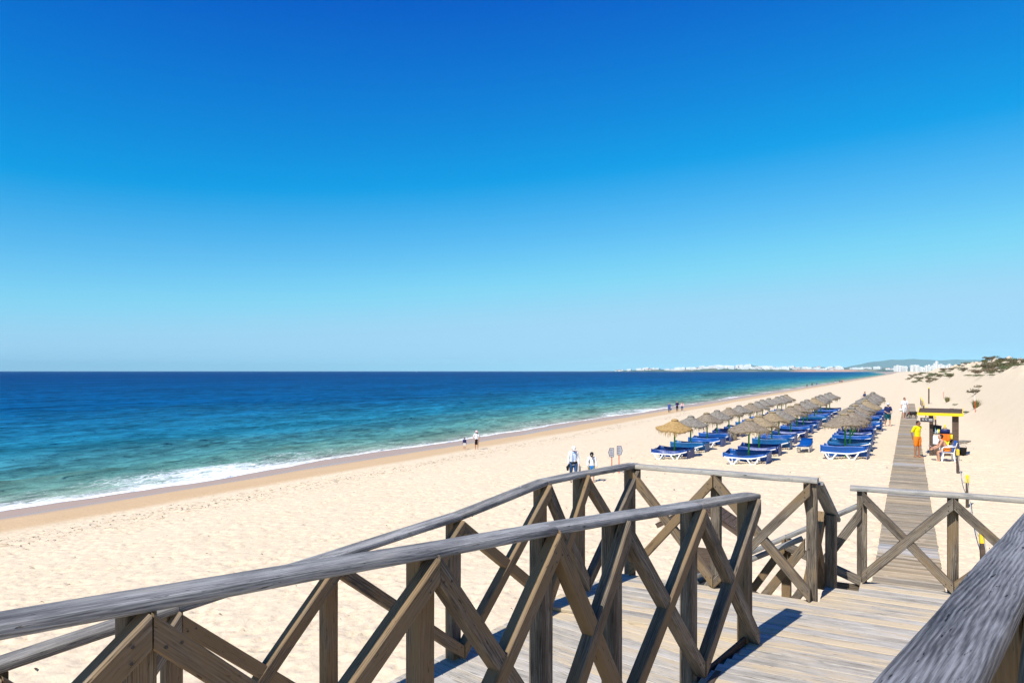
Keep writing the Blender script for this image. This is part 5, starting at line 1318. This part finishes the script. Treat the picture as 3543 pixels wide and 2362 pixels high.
# ---------------------------------------------------------------- strandline litter
lr = random.Random(33); b = MB()
for k in range(1500):
    y = 6 + 110 * lr.random() ** 1.7
    x = lr.gauss(-29.8 + .8 * math.sin(y * .21), .9) if k < 950 else lr.uniform(-33, 3)
    L = lr.uniform(.03, .13) * (1 if k < 950 else .7); q = lr.uniform(0, 6.28); d = Vector((math.cos(q), math.sin(q), 0)) * L; n_ = Vector((-math.sin(q), math.cos(q), 0)) * L * lr.uniform(.15, .4); p = Vector((x, y, gz(x, y) + .012))
    up_ = Vector((0, 0, lr.uniform(.01, .04)))
    b._add([p - d, p + n_ + up_, p + d, p - n_ + up_ * .5], [(0, 1, 3), (1, 2, 3)])
tag(b.build('strandline_litter', plain('dry_seaweed', (.10, .065, .035), .9, .4)), kind='stuff')

# ---------------------------------------------------------------- dune plants and trees
def leafmat(name, a, b_):
    t = NT(name); n = t.noise(t.coord('Object', rnd=7), 5, 3); return t.out(t.mix(a, b_, n), .8, None, .15)
LM = {'olive': leafmat('olive_leaves', (.08, .08, .035), (.16, .15, .075)), 'green': leafmat('green_leaves', (.075, .095, .04), (.16, .18, .09)), 'dry': leafmat('dry_scrub', (.14, .105, .065), (.27, .215, .14)),
      'dark': leafmat('dark_scrub', (.085, .068, .042), (.17, .14, .09)), 'pine': leafmat('pine_needles', (.018, .032, .014), (.05, .07, .03)), 'grass': leafmat('dune_grass', (.12, .12, .03), (.26, .22, .09))}
TW = plain('twig_bark', (.10, .075, .055), .9, .2)
def scrub_mesh(seed, n, rx, ry, rz, leaf, upright=.4):
    rg = random.Random(seed); b = MB()
    lumps = [(Vector((rg.uniform(-.7, .7) * rx, rg.uniform(-.7, .7) * ry, rg.uniform(.1, .6) * rz)), rg.uniform(.25, .55)) for _ in range(9)]
    for k in range(n):
        c, r = rg.choice(lumps); d = Vector((rg.gauss(0, 1), rg.gauss(0, 1), rg.gauss(0, 1))).normalized() * rg.random() ** .4 * r
        p = c + Vector((d.x * rx, d.y * ry, abs(d.z) * rz)); a = Vector((rg.gauss(0, 1), rg.gauss(0, 1), rg.gauss(0, .6) + upright)).normalized(); s_ = a.cross(Vector((rg.gauss(0, 1), rg.gauss(0, 1), rg.gauss(0, 1)))).normalized()
        L = leaf * rg.uniform(.6, 1.5); b._add([p - s_ * L * .22, p + s_ * L * .22, p + a * L], [(0, 1, 2)])
    return b.mesh('foliage')
def twig_mesh(seed, rx, ry, rz):
    rg = random.Random(seed); b = MB()
    for k in range(7):
        q = rg.uniform(0, 6.28); e = Vector((math.cos(q) * rx * .7, math.sin(q) * ry * .7, rz * rg.uniform(.4, .9))); b.tube([(0, 0, -.1), e * .5 + Vector((0, 0, .05)), e], [.022, .014, .006], 5)
    return b.mesh('stem')
def tuft_mesh(seed, n, r, h):
    rg = random.Random(seed); b = MB()
    for k in range(n):
        q = rg.uniform(0, 6.28); p = Vector((math.cos(q), math.sin(q), 0)) * rg.random() * r * .35; d = Vector((math.cos(q), math.sin(q), 0)); L = h * rg.uniform(.6, 1.1); o = rg.uniform(.1, .9) * r
        s_ = Vector((-d.y, d.x, 0)) * .012; p1 = p + d * o * .45 + Vector((0, 0, L * .7)); p2 = p + d * o + Vector((0, 0, L * rg.uniform(.55, 1.0)))
        b._add([p - s_, p + s_, p1 + s_ * .7, p1 - s_ * .7, p2], [(0, 1, 2, 3), (3, 2, 4)])
    return b.mesh('blades')
SCR = [(scrub_mesh(k, 420, 1, .8, .5, .16), twig_mesh(k + 50, 1, .8, .5)) for k in range(5)]
CRP = [scrub_mesh(k + 20, 380, 1.2, .9, .16, .13, .2) for k in range(3)]
TUF = [tuft_mesh(k, 190, .55, .75) for k in range(3)]
for a, m_ in SCR: m_.materials.append(TW)
def plant(kind, x, y, s_, tone, label, group=None, rz=None):
    z = gz(x, y) - .02
    e = empty('dune_shrub' if kind == 'scrub' else ('dune_grass' if kind == 'tuft' else 'creeping_plant'), (x, y, z), random.uniform(0, 6.28) if rz is None else rz, label, 'shrub' if kind == 'scrub' else ('grass' if kind == 'tuft' else 'plant'), group)
    k = random.randrange(3)
    if kind == 'scrub':
        f, tw_ = SCR[random.randrange(5)]; o = mesh_obj('foliage', f, None, e); obj_mat(o, LM[tone]); tag(o, kind='stuff'); mesh_obj('stem', tw_, None, e)
    elif kind == 'tuft':
        o = mesh_obj('blades', TUF[k], None, e); obj_mat(o, LM[tone]); tag(o, kind='stuff')
    else:
        o = mesh_obj('foliage', CRP[k], None, e); obj_mat(o, LM[tone]); tag(o, kind='stuff')
    e.scale = s_ if hasattr(s_, '__len__') else (s_, s_, s_)
    return e
plant('tuft', 3.95, 99.2, 1.0, 'grass', 'spiky green dune grass tuft at the foot of the farther red stake')
plant('tuft', 5.0, 72.9, 1.15, 'grass', 'big spiky dune grass tuft right behind the nearer red stake')
plant('creep', 4.35, 73.4, (.75, .5, .9), 'green', 'low green creeping plant left of the big grass tuft on the dune', rz=.3)
plant('creep', 3.9, 83.0, (.5, .35, .8), 'olive', 'small low olive plant on the dune foot between stakes and kiosk')
plant('creep', 4.3, 88.0, (.45, .3, .8), 'green', 'small green plant between the two grass tufts on the dune')
plant('scrub', 5.9, 86.4, (.95, .8, 1.1), 'dark', 'big dark bushy shrub alone on the open dune slope')
plant('scrub', 6.5, 90.5, (.55, .5, .7), 'dry', 'brown dry shrub just uphill of the big dark bush')
prg = random.Random(12); cnt = 0
cl_tones = ('dark', 'olive', 'dry', 'dark', 'green', 'dry')
tone_word = {'dark': 'dark', 'olive': 'olive green', 'dry': 'dry brown', 'green': 'green'}
spots = []
cl = []
while len(cl) < 46:
    y = 84 * (430 / 84) ** prg.random(); t_ = prg.uniform(.5, 1.02) if y < 170 else prg.uniform(.15, 1.02); cl.append((y, t_, prg.uniform(-.05, .05)))
while len(spots) < 230:
    y0, t0, sl = prg.choice(cl); dy = prg.gauss(0, 5 + y0 * .03); y = y0 + dy; t_ = t0 + sl * dy * .3 + prg.gauss(0, .05)
    if y < 82 or t_ > 1.12 or t_ < (.42 if y < 150 else .05): continue
    toe = float(np.interp(y, [-50, 40, 90, 200, 330, 500, 900], [4.2, 3.8, 3.2, 1.5, -1.2, -4, -6])); wid = float(np.interp(y, [-50, 60, 120, 300, 600], [9, 10, 10.5, 12.5, 16]))
    x = toe + t_ * wid
    if x / y > .122 or (t_ > .86 and prg.random() < .55): continue
    spots.append((x, y, t_))
for (x, y, t_) in spots:
    kind = 'creep' if prg.random() < (.35 if y < 190 else .6) else 'scrub'
    tone = prg.choice(('green', 'olive', 'green') if kind == 'creep' else cl_tones)
    s_ = prg.uniform(.3, .85) * (.75 + y / 260)
    if t_ > .8: s_ *= .55
    where = 'near the dune crest' if t_ > .85 else ('on the upper dune slope' if t_ > .55 else 'on the lower dune slope')
    plant(kind, x, y, (s_ * prg.uniform(.8, 1.4), s_, s_ * prg.uniform(.9, 1.6) * (1 if y < 170 else .7)), tone, f'{tone_word[tone]} {"creeping plant" if kind == "creep" else "twiggy shrub"} {where}', f'plants {where}', rz=prg.uniform(-.6, .6))
# pines and a white house behind the dune
def pine(x, y, s_, label):
    e = empty('pine_tree', (x, y, gz(x, y) - .2), 0, label, 'tree', 'pines behind the dune'); rg = random.Random(int(x * 7 + y))
    b = MB(); b.tube([(0, 0, -.5), (.1 * s_, 0, 2.4 * s_), (0, .1 * s_, 4.6 * s_)], [.22 * s_, .17 * s_, .08 * s_], 8)
    for k in range(6):
        q = rg.uniform(0, 6.28); b.tube([(.05 * s_, 0, 2.6 * s_ + .3 * k * s_), (math.cos(q) * 1.6 * s_, math.sin(q) * 1.6 * s_, 4.0 * s_ + .2 * k * s_)], [.07 * s_, .03 * s_], 5)
    b.build('trunk', TW, e); b = MB()
    for c in [(rg.uniform(-1.7, 1.7), rg.uniform(-1.7, 1.7), rg.uniform(3.5, 5.4)) for _ in range(13)]:
        for k in range(60):
            d = Vector((rg.gauss(0, 1), rg.gauss(0, 1), rg.gauss(0, .6))).normalized() * rg.random() ** .4; p_ = (Vector(c) + Vector((d.x * .95, d.y * .95, d.z * .6))) * s_; a = Vector((rg.gauss(0, 1), rg.gauss(0, 1), rg.gauss(.5, .6))).normalized(); s2 = a.orthogonal().normalized()
            b._add([p_ - s2 * .09 * s_, p_ + s2 * .09 * s_, p_ + a * .42 * s_], [(0, 1, 2)])
    o = b.build('crown', LM['pine'], e); tag(o, kind='stuff')
prg2 = random.Random(5)
for k in range(16):
    y = prg2.uniform(860, 1000); pine(y * prg2.uniform(.0705, .0865), y, prg2.uniform(1.1, 1.45), 'dark umbrella pine in the grove behind the dune crest')
e = empty('white_villa', (70.5, 850, gz(70.5, 850) + .8), .2, 'small white villa before the pines behind the dune', 'house')
b = MB(); b.box((0, 0, 1.9), (8, 6, 4.6)); b.build('wall', M['lime'], e)
b = MB(); b._add([(-4.4, -3.4, 4.2), (4.4, -3.4, 4.2), (4.4, 3.4, 4.2), (-4.4, 3.4, 4.2), (-2.5, 0, 5.4), (2.5, 0, 5.4)], [(0, 1, 5, 4), (1, 2, 5), (2, 3, 4, 5), (3, 0, 4), (3, 2, 1, 0)]); b.build('roof', M['lime'], e)
for x_ in (-2.4, 0, 2.4):
    b = MB(); b.box((x_, -3.02, 2.6), (1.0, .06, 1.2)); b.build('window', M['pane'], e)

# ---------------------------------------------------------------- sea air
hz = MB(); hz.box((-2000, 15500, 222), (80000, 66000, 466)); hv = bpy.data.materials.new('haze_air'); hv.use_nodes = True
hn = hv.node_tree.nodes; hn.clear(); ho_ = hn.new('ShaderNodeOutputMaterial'); pv = hn.new('ShaderNodeVolumePrincipled'); pv.inputs['Density'].default_value = 2.4e-5; pv.inputs['Color'].default_value = (.50, .90, 1.0, 1); pv.inputs['Anisotropy'].default_value = -0.35
hv.node_tree.links.new(pv.outputs[0], ho_.inputs['Volume'])
hzo = tag(hz.build('haze', hv), kind='stuff')
